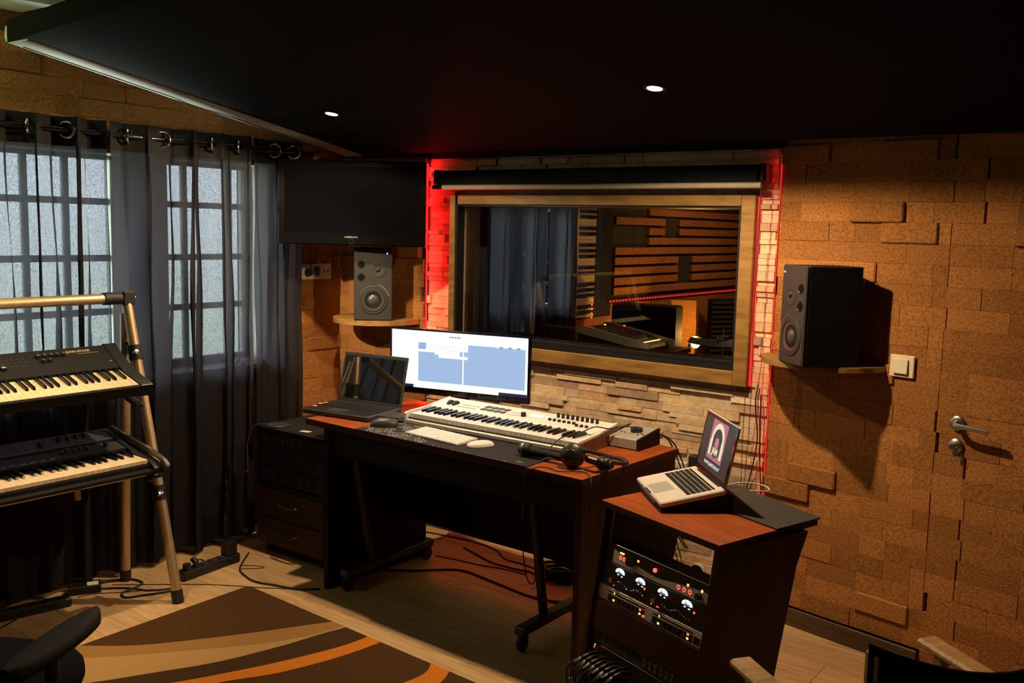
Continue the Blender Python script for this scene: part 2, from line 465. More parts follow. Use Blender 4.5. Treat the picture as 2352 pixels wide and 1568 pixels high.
def glass_mat(name, refl, tint=(1, 1, 1)):
    m = bpy.data.materials.new(name); m.use_nodes = True
    n = m.node_tree; L = n.links
    n.nodes.remove(n.nodes['Principled BSDF']); out = n.nodes['Material Output']
    tp = n.nodes.new('ShaderNodeBsdfTransparent'); tp.inputs[0].default_value = (*tint, 1)
    gl = n.nodes.new('ShaderNodeBsdfGlossy'); gl.inputs['Roughness'].default_value = 0.0
    fz = n.nodes.new('ShaderNodeFresnel'); fz.inputs[0].default_value = refl
    mx = n.nodes.new('ShaderNodeMixShader')
    L.new(fz.outputs[0], mx.inputs[0]); L.new(tp.outputs[0], mx.inputs[1]); L.new(gl.outputs[0], mx.inputs[2]); L.new(mx.outputs[0], out.inputs[0])
    return m
M['glass'] = glass_mat('window_glass', 1.45)
M['glass_thick'] = glass_mat('studio_glass', 1.5, (0.92, 0.94, 0.94))

# ------------------------------------------------------------ floor
def build_floor():
    f = struct('floor', MB().box(-4.3, 2.5, -2.9, 3.95, -0.06, -0.004), M['laminate'])
    tag(f, 'pale oak laminate floor laid in long boards')
    W, LN = 0.192, 1.285
    full = {}
    def pm(l):
        k = round(l, 3)
        if k not in full:
            full[k] = MB().box(0, l - 0.0012, 0, W - 0.0012, -0.0045, 0, 0.0011).mesh('plank', M['laminate'])
        return full[k]
    y = -2.88; r = 0
    while y < 3.93:
        x = -4.0 - (r * 0.47) % LN
        while x < 2.4:
            x0 = max(x, -3.99); x1 = min(x + LN, 2.4)
            if x1 - x0 > 0.05:
                link('plank', pm(x1 - x0), f, (x0, y, 0))
            x += LN
        y += W; r += 1
build_floor()

# ------------------------------------------------------------ cork bricks
BH, BL = 0.0752, 0.2125
_cb = {}
def brick_mesh(l, t, h=BH):
    k = (round(l, 2), round(t, 3), round(h, 3))
    if k not in _cb:
        _cb[k] = MB().box(0.0002, l - 0.0002, -t, 0, 0.0002, h - 0.0002, 0.0009 if t < 0.031 else 0.0045).mesh('cork_brick', M['cork'])
    return _cb[k]
def cork_bricks(parent, length, z0row, z1row, rng, origin=0.0, skip=None, zmax=None, jag0=0.0):
    """bricks on local plane y=0 facing -y, running along local x"""
    for r in range(z0row, z1row):
        z = r * BH
        h = BH
        if zmax is not None and z + h > zmax:
            h = zmax - z
            if h < 0.02: continue
        x = origin + (-(0.5 * BL) if r % 2 else 0.0) + rng.uniform(-0.012, 0.012) - BL
        while x < length:
            l = BL * rng.choice((1, 1, 1, 1, 0.5))
            j0 = rng.uniform(-jag0, jag0 * 0.3) if jag0 else 0.0
            x0 = max(x, j0); x1 = min(x + l, length)
            if x1 - x0 > 0.03 and not (skip and skip(x0, x1, z, z + h)):
                t = rng.choice((0.026, 0.026, 0.026, 0.026, 0.026, 0.0268, 0.0268, 0.0275, 0.029, 0.036, 0.042, 0.026, 0.0268, 0.026))
                if x1 - x0 < 0.15: t = 0.0262
                link('cork_brick', brick_mesh(x1 - x0, t, h), parent, (x0, 0, z))
            x += l

def frame_obj(name, label, loc, rz, kind='structure'):
    o = bpy.data.objects.new(name, None); C.objects.link(o); o.location = loc; o.rotation_euler = (0, 0, rz)
    o['kind'] = kind
    if label: o['label'] = label
    return o

ANG = R(-10.9)
def build_walls():
    rng = random.Random(3)
    # left wall with the window opening (inner face x = -4.0)
    wl = frame_obj('wall_left', 'cork-clad side wall behind the curtains', (0, 0, 0), 0)
    mb = MB()
    OY0, OY1, OZ0, OZ1 = 1.30, 3.27, 0.872, 1.888
    mb.box(-4.26, -4.0, -2.9, 4.0, -0.02, OZ0)
    mb.box(-4.26, -4.0, -2.9, 4.0, OZ1, 2.75)
    mb.box(-4.26, -4.0, -2.9, OY0, OZ0, OZ1)
    mb.box(-4.26, -4.0, OY1, 4.0, OZ0, OZ1)
    mb.box(-4.26, -4.17, 2.515, 2.745, OZ0, OZ1)
    obj('wall_panel', mb, M['cork_back'], wl, None)
    rv = MB(); rv.box(-4.165, -3.998, OY1 - 0.006, OY1, OZ0, OZ1); rv.box(-4.165, -3.998, OY0, OY1, OZ1 - 0.004, OZ1); rv.box(-4.165, -3.998, OY0, OY0 + 0.006, OZ0, OZ1)
    obj('window_reveal', rv, M['plaster'], wl, None)
    hold = link('cork_field', MB().box(-0.3, 5.9, 0.001, 0.004, 0, 2.3).mesh('cork_field', M['cork_back']), wl, (-3.999, -2.6 + 0.4, 0), (0, 0, R(90)))
    bpy.data.objects.remove(hold)
    def lw(y0, y1, r0, r1, zm=None):
        # bricks run along +y, facing +x : local x -> world y, local -y -> world +x
        for r in range(r0, r1):
            z = r * BH; h = BH
            if zm is not None and z + h > zm: h = zm - z
            y = y0 - BL * (0.5 if r % 2 else 0) + rng.uniform(-0.01, 0.01)
            while y < y1:
                l = BL * rng.choice((1, 1, 1, 0.5, 1.4))
                a, b = max(y, y0), min(y + l, y1)
                zz = zceil(max(min(b, 3.7), 1.86)) + 0.0 if True else 9
                if b - a > 0.03 and z < 2.36:
                    t = rng.choice((0.026, 0.026, 0.027, 0.029, 0.034, 0.026))
                    link('cork_brick', brick_mesh(b - a, t, h), wl, (-4.0, a, z), (0, 0, R(90)))
                y += l
    lw(0.9, 3.772, 26, 31)
    lw(3.29, 3.772, 0, 26)
    # back wall, left part of cork
    wb = frame_obj('wall_back_left', 'cork-clad back wall in the corner behind the left speaker', (-4.0, 3.775, 0), 0)
    obj('wall_panel', MB().box(0, 0.655, 0.0, 0.12, -0.02, 2.2), M['cork_back'], wb, None)
    cork_bricks(wb, 0.655, 1, 26, rng, origin=0.1)
    # back wall, stone part
    ws = frame_obj('wall_back', 'split-face cream stone wall around the control room window', (0, 0, 0), 0)
    mb = MB()
    X0, X1 = -3.345, -1.455
    for a in ((X0, -3.115, 0, 2.2), (-1.605, X1, 0, 2.2), (-3.115, -1.605, 0, 1.02), (-3.115, -1.605, 1.715, 2.2)):
        mb.box(a[0], a[1], 3.80, 3.93, a[2] - (0.02 if a[2] == 0 else 0), a[3])
    obj('wall_panel', mb, M['stone'], ws, None)
    obj('black_fascia', MB().box(X0 - 0.01, X1 + 0.01, 3.772, 3.80, 1.948, 2.42), M['black_matt'], ws, None)
    strips = []
    z = 0.085
    rg = random.Random(11)
    while z < 1.945:
        hh = rg.choice((0.019, 0.021, 0.023, 0.026, 0.034, 0.040))
        if z + hh > 1.945: hh = 1.945 - z
        x = X0 - rg.uniform(0, 0.1)
        while x < X1:
            l = rg.uniform(0.07, 0.30)
            a, b = max(x, X0), min(x + l, X1)
            if b - a > 0.012:
                segs = []
                if 0.955 < z + hh and z < 1.765:
                    if a < -3.17: segs.append((a, min(b, -3.165)))
                    if b > -1.535: segs.append((max(a, -1.54), b))
                else: segs.append((a, b))
                for p, q in segs:
                    if q - p > 0.01: strips.append((p, q, z, hh, rg.choice((0.012, 0.014, 0.016, 0.019, 0.022, 0.026, 0.030))))
            x += l
        z += hh
    # strips nobody hides first: area in view
    def score(s):
        p, q, zz, h, t = s
        hidden = zz < 0.62 and q < -1.72
        return (0 if hidden else 1) * (q - p) * h
    strips.sort(key=score, reverse=True)
    rest = MB()
    for i, (p, q, zz, h, t) in enumerate(strips):
        if i < 300:
            link('stone_strip', MB().box(0, q - p - 0.0008, -t, 0, 0, h - 0.0008, 0.0012).mesh('stone_strip', M['stone']), ws, (p, 3.80, zz))
        else:
            rest.box(p, q - 0.0008, 3.80 - t, 3.80, zz, zz + h - 0.0008)
    o = obj('stone_strips', rest, M['stone'], ws, None); o['kind'] = 'stuff'
    # right wall
    wr = frame_obj('wall_right', 'brown cork brick wall right of the control room window', (-1.455, 3.815, 0), ANG)
    obj('wall_panel', MB().box(0, 0.70, 0.0, 0.12, -0.02, 2.3), M['cork_back'], wr, None)
    obj('wall_panel', MB().box(1.62, 4.0, 0.0, 0.12, -0.02, 2.3), M['cork_back'], wr, None)
    obj('wall_panel', MB().box(0.70, 1.62, 0.0, 0.12, 2.03, 2.3), M['cork_back'], wr, None)
    cork_bricks(wr, 0.70, 1, 27, rng, origin=-0.10, jag0=0.02)
    wq = frame_obj('wall_right_end', 'brown cork brick wall beyond the studio door', (-1.455 + 1.602 * math.cos(ANG), 3.815 + 1.602 * math.sin(ANG), 0), ANG)
    obj('wall_panel', MB().box(0.02, 1.4, 0.001, 0.11, 0.0, 2.2), M['cork_back'], wq, None)
    cork_bricks(wq, 1.30, 0, 27, random.Random(33), origin=0.05)
    # door
    d = frame_obj('door_1', 'cork-clad studio door at the right with a steel lever handle', (-1.455 + 0.7008 * math.cos(ANG) + 0.012 * math.sin(ANG) * -1, 3.815 + 0.7008 * math.sin(ANG) - 0.005, 0), ANG)
    obj('door_leaf', MB().box(0, 0.90, 0.0, 0.05, 0.012, 2.0), M['cork_back'], d, None)
    cork_bricks(d, 0.90, 0, 27, random.Random(21), origin=0.11, zmax=2.0)
    h = obj('door_handle', MB(), M['steel'], d)
    bpy.data.objects.remove(h)
    hm = MB()
    RX = Matrix.Rotation(R(90), 4, 'X')
    hm.lathe([(0.0, 0.0), (0.026, 0.0), (0.026, 0.006), (0.022, 0.009), (0.011, 0.010), (0.010, 0.045), (0.0, 0.046)], 20, Matrix.Translation((0.075, -0.03, 0.950)) @ RX)
    hm.tube(catmull([(0.075, -0.066, 0.950), (0.085, -0.079, 0.950), (0.11, -0.083, 0.949), (0.20, -0.083, 0.944)], 5), [0.009] * 15 + [0.0085], 10)
    hm.lathe([(0.0, 0.0), (0.026, 0.0), (0.026, 0.006), (0.021, 0.010), (0.010, 0.012), (0.009, 0.018), (0, 0.019)], 20, Matrix.Translation((0.075, -0.03, 0.868)) @ RX)
    hm.box(0.0725, 0.0775, -0.052, -0.046, 0.858, 0.878, 0.001)
    obj('door_handle', hm, M['steel'], d)
    km = MB()
    km.tube([(0.093 + 0.011 * math.cos(a), -0.045 + 0.003 * math.sin(a), 0.832 + 0.013 * math.sin(a)) for a in [2 * PI * i / 16 for i in range(16)]], 0.0011, 6, closed=True)
    km.box(0.074, 0.088, -0.051, -0.049, 0.835, 0.868, 0.0005)
    obj('key_ring', km, M['steel'], d)
    # baseboards
    b = struct('baseboard_right', MB().box(0, 0.70, -0.052, -0.0405, 0, 0.075, 0.002), M['base_wood'])
    b.location = (-1.455, 3.815, 0); b.rotation_euler = (0, 0, ANG)
    b = struct('baseboard_back', MB().box(-3.345, -1.46, 3.755, 3.768, 0, 0.075, 0.002), M['base_wood'])
    b = struct('baseboard_back_left', MB().box(-3.955, -3.35, 3.722, 3.734, 0, 0.075, 0.002), M['base_wood'])
    # walls behind and beside the camera
    struct('wall_front', MB().box(-4.26, 2.6, -3.0, -2.9, -0.02, 2.9), M['cork_back'])
    struct('wall_side', MB().box(2.4, 2.5, -2.9, 3.2, -0.02, 2.9), M['cork_back'])
build_walls()

def build_ceiling():
    mb = MB()
    # sloped black panel: y 1.86 .. 3.80, left edge just off the wall
    def zc(y): return zceil(y)
    X0, X1, Y0, Y1, T = -3.80, 2.38, 1.86, 3.60, 0.08
    ye = Y0
    pts = [(X0, Y0), (X1, Y0 - 0.55), (X1, Y1), (X0, Y1)]
    vs = [(x, y, zc(y)) for x, y in pts] + [(x, y, zc(y) + T) for x, y in pts]
    mb.add(vs, [(0, 1, 2, 3), (7, 6, 5, 4), (0, 4, 5, 1), (1, 5, 6, 2), (2, 6, 7, 3), (3, 7, 4, 0)])
    struct('ceiling_sloped', mb, M['black_fabric'])
    struct('ceiling', MB().box(-4.26, 2.6, -3.0, 2.02, 2.42, 2.50), M['plaster'])
    struct('ceiling_back', MB().box(-4.26, 2.6, 2.02, 4.0, 2.42, 2.50), M['dark_plaster'])
    # grey strip paints the glow along the panel's left edge; thin cable on it
    eg = MB()
    prof = [(X0 - 0.012, 0.060), (X0 - 0.020, 0.025), (X0 - 0.012, 0.006), (X0 + 0.010, -0.003), (X0 + 0.070, -0.006), (X0 + 0.150, -0.006), (X0 + 0.156, 0.002), (X0 + 0.02, 0.07)]
    n = len(prof); ys = (Y0, 2.4, 3.0, 3.59)
    eg.add([(x, y, zc(y) + dz) for y in ys for x, dz in prof], [(i * n + k, i * n + (k + 1) % n, (i + 1) * n + (k + 1) % n, (i + 1) * n + k) for i in range(3) for k in range(n)] + [tuple(range(n)), tuple(3 * n + k for k in range(n))[::-1]])
    e = struct('edge_glow_trim', eg, M['edge_glow'], smooth=60)
    cb = MB(); rg = random.Random(5)
    pts = []
    for i in range(15):
        y = 1.90 + i * 0.127
        pts.append((X0 + 0.036 + rg.uniform(-0.008, 0.012), y, zc(y) - 0.0072))
    cb.tube(catmull(pts, 4), 0.0022, 6)
    tag(obj('edge_cable', cb, M['rubber']), 'thin black cable tacked along the ceiling edge with its painted grey glow', 'cable')
build_ceiling()

# ------------------------------------------------------------ the left window
def build_window1():
    w1 = frame_obj('window_1', 'white-framed casement window behind the grey curtains', (0, 0, 0), 0)
    z0, z1 = 0.872, 1.888
    for (a, b, muls) in ((1.30, 2.515, (1.53, 1.715, 1.90, 2.09, 2.275)), (2.745, 3.27, (2.885,))):
        fr = MB()
        t = 0.035
        fr.box(-4.205, -4.155, a, b, z0, z0 + t, 0.002); fr.box(-4.205, -4.155, a, b, z1 - 0.022, z1, 0.002)
        fr.box(-4.205, -4.155, a, a + t, z0, z1, 0.002); fr.box(-4.205, -4.155, b - t, b, z0, z1, 0.002)
        obj('window_frame', fr, M['plaster'], w1)
        for y in muls:
            obj('muntin', MB().box(-4.195, -4.165, y - 0.013, y + 0.013, z0 + t, z1 - 0.022, 0.002), M['plaster'], w1)
        if a > 2.7:
            obj('muntin', MB().box(-4.197, -4.163, 3.125, 3.165, z0 + t, z1 - 0.022, 0.002), M['plaster'], w1)
        for z in (1.150, 1.400, 1.660):
            obj('muntin', MB().box(-4.193, -4.167, a + t, b - t, z, z + 0.030, 0.002), M['plaster'], w1)
        ys = [a + t] + list(muls) + [b - t]
        zs = [z0 + t, 1.165, 1.415, 1.675, z1 - 0.022]
        for i in range(len(ys) - 1):
            for j in range(4):
                obj('pane', MB().box(-4.182, -4.179, ys[i], ys[i + 1], zs[j], zs[j + 1]), M['glass'], w1, None)
    obj('window_sill', MB().box(-4.15, -3.935, 1.25, 3.33, 0.850, 0.873, 0.004), M['cream'], w1)
    cl = MB()
    prng = random.Random(2)
    n, m = 10, 8
    vs = []
    for i in range(n):
        for j in range(m):
            vs.append((-4.02 + 0.012 * i, 3.02 + 0.022 * j, 0.876 + 0.045 * abs(math.sin(i * 0.9 + j * 0.7)) * prng.uniform(0.4, 1) * (1 if 0 < i < n - 1 and 0 < j < m - 1 else 0.05)))
    cl.add(vs, [(i * m + j, i * m + j + 1, (i + 1) * m + j + 1, (i + 1) * m + j) for i in range(n - 1) for j in range(m - 1)])
    tag(obj('crumpled_bag', cl, M['white_plastic'], smooth=60), 'crumpled pale plastic bag lying on the window sill', 'bag')
build_window1()

def curtain(name, label, y0, y1, nf, ph, amp=0.032, zt=2.005, zb=0.03, xo=0.0, X0c=-3.86, seed=0, white=None):
    mb = MB()
    NY, NZ = nf * 14, 26
    rg = random.Random(int(y0 * 100))
    jit = [rg.uniform(-1, 1) for _ in range(nf * 2 + 4)]
    vs = []
    for j in range(NZ + 1):
        v = j / NZ
        z = zt + (zb - zt) * v
        for i in range(NY + 1):
            u = i / NY
            a = u * nf * 2 * PI + ph + 0.9 * math.sin(u * 7.0 + ph) + 0.55 * math.sin(u * 19 + 2 * ph) + 0.25 * math.sin(v * 4 + u * 11)
            k = jit[int(u * nf * 2) % len(jit)]
            am = amp * (0.85 + 0.35 * v) * (1 + 0.25 * k)
            x = X0c + xo * min(1, 1.6 * (1 - v)) + am * math.sin(a) + 0.006 * math.sin(3.1 * a + 5 * v) * v + 0.004 * math.sin(17 * v + 2 * a)
            y = y0 + (y1 - y0) * u + (0.80 * am * math.sin(2 * a + 0.5) * (0.8 + 0.2 * v) + 0.20 * am * math.sin(5.3 * a + 1.1) + 0.006 * math.sin(9 * v + a)) * min(1, 14 * u, 14 * (1 - u))
            zz = z + (0.008 * math.sin(a * 0.5 + k) if j == 0 else 0) + (0.012 * math.sin(a * 0.7) if j == NZ else 0)
            vs.append((x, y, zz))
    fs = [(j * (NY + 1) + i, j * (NY + 1) + i + 1, (j + 1) * (NY + 1) + i + 1, (j + 1) * (NY + 1) + i) for j in range(NZ) for i in range(NY)]
    mb.add(vs, fs)
    t = thing(name, label, 'curtain', (X0c, 0.5 * (y0 + y1), zb))
    o = obj('curtain_cloth', mb, M['curtain'], t, 180)
    o.location = (-X0c, -0.5 * (y0 + y1), -zb)
    # doubled heading band
    hb = MB()
    J = 0
    vs = []
    for j, z in ((0, zt + 0.004), (1, zt - 0.03), (2, zt - 0.115)):
        for i in range(NY + 1):
            x, y, _ = o.data.vertices[i].co
            vs.append((x + 0.0035, y, z))
    hb.add(vs, [(j * (NY + 1) + i, j * (NY + 1) + i + 1, (j + 1) * (NY + 1) + i + 1, (j + 1) * (NY + 1) + i) for j in range(2) for i in range(NY)])
    h = obj('heading_band', hb, M['black_matt'], t, 180)
    h.location = o.location
    return t
CT = []
CT.append(curtain('curtain', 'grey sheer curtain at the far left behind both synthesizers', 0.75, 2.276, 9, 0.3))
CT.append(curtain('curtain', 'middle grey sheer curtain between two bright slits of daylight', 2.300, 3.036, 4, 1.2))
CT.append(curtain('curtain', 'narrow grey curtain panel nearest the television', 3.078, 3.375, 2, 2.0, amp=0.022, xo=-0.025))
for o in CT: o['group'] = 'grey eyelet curtains'
def build_rod():
    t = thing('curtain_rod', 'dark curtain rod carrying the grey eyelet curtains', 'curtain rod', (-3.86, 2.0, 1.955))
    obj('rod', MB().tube([(0, -1.35, 0), (0, 1.45, 0)], 0.014, 12), M['black_gloss'], t)
    obj('finial', MB().sphere((0, 1.47, 0), 0.026, 14, 10), M['steel'], t)
    br = MB(); br.tube([(0, 1.38, 0), (-0.105, 1.38, 0)], 0.008, 8); br.box(-0.112, -0.103, 1.36, 1.40, -0.03, 0.03, 0.001)
    obj('bracket', br, M['black_plastic'], t)
    rm = MB().tube([(0.031 * math.cos(a), 0, 0.031 * math.sin(a)) for a in [2 * PI * i / 24 for i in range(24)]], 0.0055, 8, closed=True).mesh('curtain_eyelet', M['chrome'], 40)
    rg = random.Random(9)
    ys = [1.955, 2.112, 2.391, 2.557, 2.822, 2.976, 3.186, 3.31, 1.75, 1.59]
    for i, y in enumerate(ys):
        link('eyelet', rm, t, (rg.uniform(0.006, 0.014), y - 2.0, 0.0), (0, 0, R(rg.choice((-50, 42, -38, 55)))))
build_rod()

# ------------------------------------------------------------ control room window
def build_window2():
    w2 = frame_obj('window_2', 'control room window in a wide stained pine frame', (0, 0, 0), 0)
    xo0, xo1, zo0, zo1 = -3.163, -1.537, 0.965, 1.757
    xi0, xi1, zi0, zi1 = -3.128, -1.597, 1.026, 1.712
    yf, yb = 3.735, 3.80
    obj('frame_rail', MB().box(xo0 + 0.05, xi1, yf, yb, zi1, zo1, 0.003), M['frame_wood_h'], w2)
    obj('frame_rail', MB().box(xo0 + 0.05, xi1, yf, yb, zo0, zi0, 0.003), M['frame_wood_h'], w2)
    obj('frame_post', MB().box(xi1, xo1, yf, yb, zo0, zo1, 0.003), M['frame_wood'], w2)
    obj('frame_post', MB().box(xo0, xi0, yf, yb, zo0, zo1, 0.003), M['frame_wood'], w2)
    # black inner lining and sub frame
    ln = MB()
    for a in ((xi0, xi0 + 0.012, zi0, zi1), (xi1 - 0.012, xi1, zi0, zi1)):
        ln.box(a[0], a[1], yf + 0.01, 4.02, a[2], a[3])
    ln.box(xi0, xi1, yf + 0.012, 4.02, zi0, zi0 + 0.018); ln.box(xi0, xi1, yf + 0.012, 4.02, zi1 - 0.008, zi1)
    ln.box(xi0 + 0.012, xi1 - 0.012, 3.775, 3.80, zi0 + 0.018, zi0 + 0.036, 0.002)
    obj('lining', ln, M['black_plastic'], w2)
    g = obj('pane', MB().box(xi0 + 0.01, xi1 - 0.01, -0.003, 0.003, 0, zi1 - zi0 - 0.01), M['glass_thick'], w2, None)
    g.location = (0, 3.815, zi0 + 0.005)
    # other room around it
    obj('wall_reveal', MB().box(-3.115, xi0 + 0.004, 3.93, 4.02, 1.0, 1.73), M['dark_plaster'], w2, None)
build_window2()

# ------------------------------------------------------------ the live room behind the glass
def build_live_room():
    mbx = lambda *a: MB().box(*a)
    f = struct('floor_live_room', mbx(-4.4, 1.0, 3.95, 10.2, -0.06, 0.0), M['laminate'])
    struct('ceiling_live_room', mbx(-4.4, 1.0, 3.95, 10.2, 2.35, 2.45), M['black_fabric'])
    struct('wall_live_room_far', mbx(-4.4, 1.0, 10.1, 10.2, 0, 2.4), M['cork_far'])
    struct('wall_live_room_right', mbx(0.9, 1.0, 3.95, 10.2, 0, 2.4), M['cork_back'])
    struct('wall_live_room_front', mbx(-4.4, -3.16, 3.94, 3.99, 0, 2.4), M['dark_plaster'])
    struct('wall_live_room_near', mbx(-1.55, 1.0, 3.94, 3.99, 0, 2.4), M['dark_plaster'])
    w = frame_obj('wall_live_room', 'live room wall striped with orange cork blocks seen through the glass', (-3.86, 0, 0), 0)
    wp = MB()
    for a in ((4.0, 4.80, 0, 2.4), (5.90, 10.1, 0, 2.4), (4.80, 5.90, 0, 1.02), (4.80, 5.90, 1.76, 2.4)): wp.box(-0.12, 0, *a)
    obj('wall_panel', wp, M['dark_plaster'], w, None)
    w3 = frame_obj('window_3', 'curtained live room window seen through the glass', (-3.86, 0, 0), 0)
    fr = MB(); fr.box(-0.09, -0.05, 4.80, 4.84, 1.02, 1.76); fr.box(-0.09, -0.05, 5.86, 5.90, 1.02, 1.76); fr.box(-0.09, -0.05, 4.80, 5.90, 1.02, 1.06); fr.box(-0.09, -0.05, 4.80, 5.90, 1.72, 1.76)
    obj('window_frame', fr, M['plaster'], w3, None)
    for y0_, y1_ in ((4.84, 4.89), (4.95, 5.02), (5.09, 5.31), (5.42, 5.515), (5.56, 5.70), (5.83, 5.86)): obj('slit_mask', MB().box(-0.085, -0.055, y0_, y1_, 1.06, 1.72), M['dark_plaster'], w3, None)  # dark boards added to cut the window light into narrow bands
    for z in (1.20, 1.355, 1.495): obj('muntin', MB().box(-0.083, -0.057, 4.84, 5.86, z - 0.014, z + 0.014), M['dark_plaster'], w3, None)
    for k, (ya, yb) in enumerate(((4.84, 5.35), (5.35, 5.86))): obj('pane', MB().box(-0.072, -0.069, ya, yb, 1.06, 1.72), M['glass'], w3, None)
    c1 = curtain('curtain', 'dark curtain in the live room hanging nearest the pine window post', 4.62, 5.515, 5, 0.9, amp=0.020, zt=1.90, zb=0.05, X0c=-3.79)
    c2 = curtain('curtain', 'second dark curtain in the live room left of the piano key panel', 5.545, 5.90, 2, 0.2, amp=0.020, zt=1.90, zb=0.05, X0c=-3.79)
    c1['group'] = 'live room curtains'; c2['group'] = 'live room curtains'
    lo = MB(); 
    obj('lower_cladding', mbx(0.0, 0.012, 4.7, 10.05, 0.0, 1.02), M['cork_far'], w, None)
    k = 0
    me = {}
    gaps = {0: [(6.5, 7.02)], 1: [(7.45, 7.72)], 2: [(6.5, 7.02), (7.45, 7.72)], 3: [(6.5, 7.02)], 4: [], 5: [(7.55, 7.85), (9.0, 9.35)], 6: [(7.6, 7.85), (8.9, 9.3)], 7: [(7.6, 7.85)], 8: [(9.0, 9.35)]}
    for r in range(9):
        z = 1.09 + r * 0.080
        y = 6.55
        kk = 8 - r
        while y < 10.0:
            y1 = min(y + 0.275, 10.0)
            if not any(a < (y + y1) / 2 < b for a, b in gaps.get(kk, [])):
                key = round(y1 - y, 2)
                if key not in me: me[key] = MB().box(0, 0.03, 0, key - 0.004, 0, 0.058, 0.003).mesh('cork_block', M['cork_far'])
                link('cork_block', me[key], w, (0, y, z))
            y += 0.275
    # piano-key wall decoration
    t = thing('piano_key_panel', 'upright wall decoration of large piano keys behind the glass', 'decoration', (-3.8585, 5.945, 0.93))
    obj('backing', MB().box(0, 0.012, 0, 0.585, 0, 0.90), M['black_matt'], t, None)
    n = 21
    wk = MB().box(0.012, 0.026, 0, 0.31, 0, 0.0405, 0.002).mesh('white_key', M['ivory_key'])
    bk = MB().box(0.026, 0.036, 0.075, 0.32, -0.013, 0.013, 0.002).mesh('black_key', M['black_key'])
    for i in range(n): link('white_key', wk, t, (0, 0.0, 0.01 + i * 0.042))
    for i in range(1, n):
        if (i % 7) not in (0, 3): link('black_key', bk, t, (0, 0.0, 0.01 + i * 0.042))
    # led strip along the wall
    t = thing('led_strip', 'dotted red light strip below the orange blocks in the live room', 'light strip', (-3.83, 6.48, 1.045), group='red light strips')
    obj('strip_tape', MB().box(-0.012, 0, 0, 3.5, -0.008, 0.008), M['rubber'], t, None)
    dm = MB()
    for i in range(70): dm.box(0, 0.006, i * 0.05, i * 0.05 + 0.026, -0.009, 0.009, 0.001)
    obj('led_dots', dm, M['red_led_soft'], t, None)
    # mixing desk on a stand
    t = thing('mixing_console', 'sloping mixing console with amber button row seen through the glass', 'mixer', (-3.25, 5.78, 0.80), (0, 0, R(92)))
    b = MB(); b.prism([(-0.26, 0.0), (0.27, 0.0), (0.27, 0.13), (0.20, 0.135), (-0.24, 0.05), (-0.26, 0.03)], -0.24, 0.10, 'x')
    obj('console_body', b, M['grey_plastic'], t)
    for s0_, s1_ in ((-0.27, -0.24), (0.10, 0.13)):
        obj('side_cheek', MB().prism([(-0.29, 0.015), (0.0, 0.06), (0.26, 0.10), (0.26, 0.145), (0.20, 0.15), (-0.28, 0.065), (-0.29, 0.05)], s0_, s1_, 'x'), M['cream'], t)
    fm = MB(); fr = random.Random(4)
    for i in range(12):
        for q in range(8): fm.box(-0.22 + i * 0.026, -0.213 + i * 0.026, -0.15 + q * 0.045, -0.142 + q * 0.045, 0.065 + q * 0.0087, 0.078 + q * 0.0087)
    o = obj('channel_controls', fm, M['steel'], t, None); o['kind'] = 'stuff'
    am = MB()
    for i in range(12): am.box(-0.215 + i * 0.0265, -0.205 + i * 0.0265, -0.20, -0.190, 0.056, 0.064)
    obj('amber_buttons', am, M['led_amber'], t, None)
    obj('indicator_light', MB().box(0.05, 0.06, 0.06, 0.07, 0.135, 0.143), M['led_red'], t, None)
    obj('indicator_light', MB().box(-0.12, -0.11, 0.12, 0.13, 0.15, 0.158), M['led_orange'], t, None)
    mt = MB()
    for i in range(5): mt.box(-0.245, -0.238, 0.16, 0.165, 0.20 + i * 0.03, 0.212 + i * 0.03)
    obj('level_meter', mt, M['led_red'], t, None)
    tb = thing('console_table', 'dark table carrying the mixing console in the live room', 'table', (-3.25, 5.78, 0), (0, 0, R(92)))
    obj('table_top', MB().box(-0.34, 0.30, -0.34, 0.34, 0.765, 0.799, 0.004), M['cherry_side'], tb)
    for a in (-0.31, 0.27):
        for b_ in (-0.29, 0.29): obj('leg', MB().box(a - 0.02, a + 0.02, b_ - 0.02, b_ + 0.02, 0, 0.765, 0.003), M['dark_side'], tb)
    # combo amplifier / dark cabinet behind
    t = thing('amplifier_cabinet', 'large black cabinet standing behind the mixing console', 'amplifier', (-3.38, 6.28, 0), (0, 0, R(15)))
    obj('cabinet_body', MB().box(-0.24, 0.24, -0.13, 0.13, 0.0, 1.06, 0.012), M['black_matt'], t)
    obj('grille', MB().box(-0.21, 0.21, -0.138, -0.129, 0.04, 1.02, 0.004), M['canvas'], t)
    # ribbed black panel to the right of the glowing cork
    t = thing('ribbed_panel', 'black ribbed acoustic panel right of the glowing cork', 'panel', (-3.42, 8.55, 0.0), (0, 0, R(60)))
    obj('panel_back', MB().box(-0.55, 0.55, 0, 0.05, 0, 1.0), M['black_matt'], t, None)
    for i in range(16): obj('rib', MB().box(-0.55, 0.55, -0.03, 0, 0.30 + i * 0.044, 0.318 + i * 0.044, 0.003), M['grey_plastic'], t)
    # gooseneck lamp
    lx, ly, lz = -3.27, 6.72, 0.80
    t = thing('desk_lamp', 'small lamp glowing warm yellow behind the glass', 'lamp', (lx, ly, 0))
    obj('lamp_base', MB().lathe([(0, 0), (0.12, 0), (0.12, 0.015), (0.02, 0.03), (0, 0.03)], 20), M['rubber'], t)
    obj('lamp_arm', MB().tube([(0, 0, 0.02), (-0.09, 0, 0.40), (0.035, 0, 0.745)], 0.011, 8), M['black_plastic'], t)
    hd = Matrix.Translation((0.075, 0.01, 0.765)) @ Matrix.Rotation(R(-62), 4, 'Y') @ Matrix.Rotation(R(15), 4, 'X')
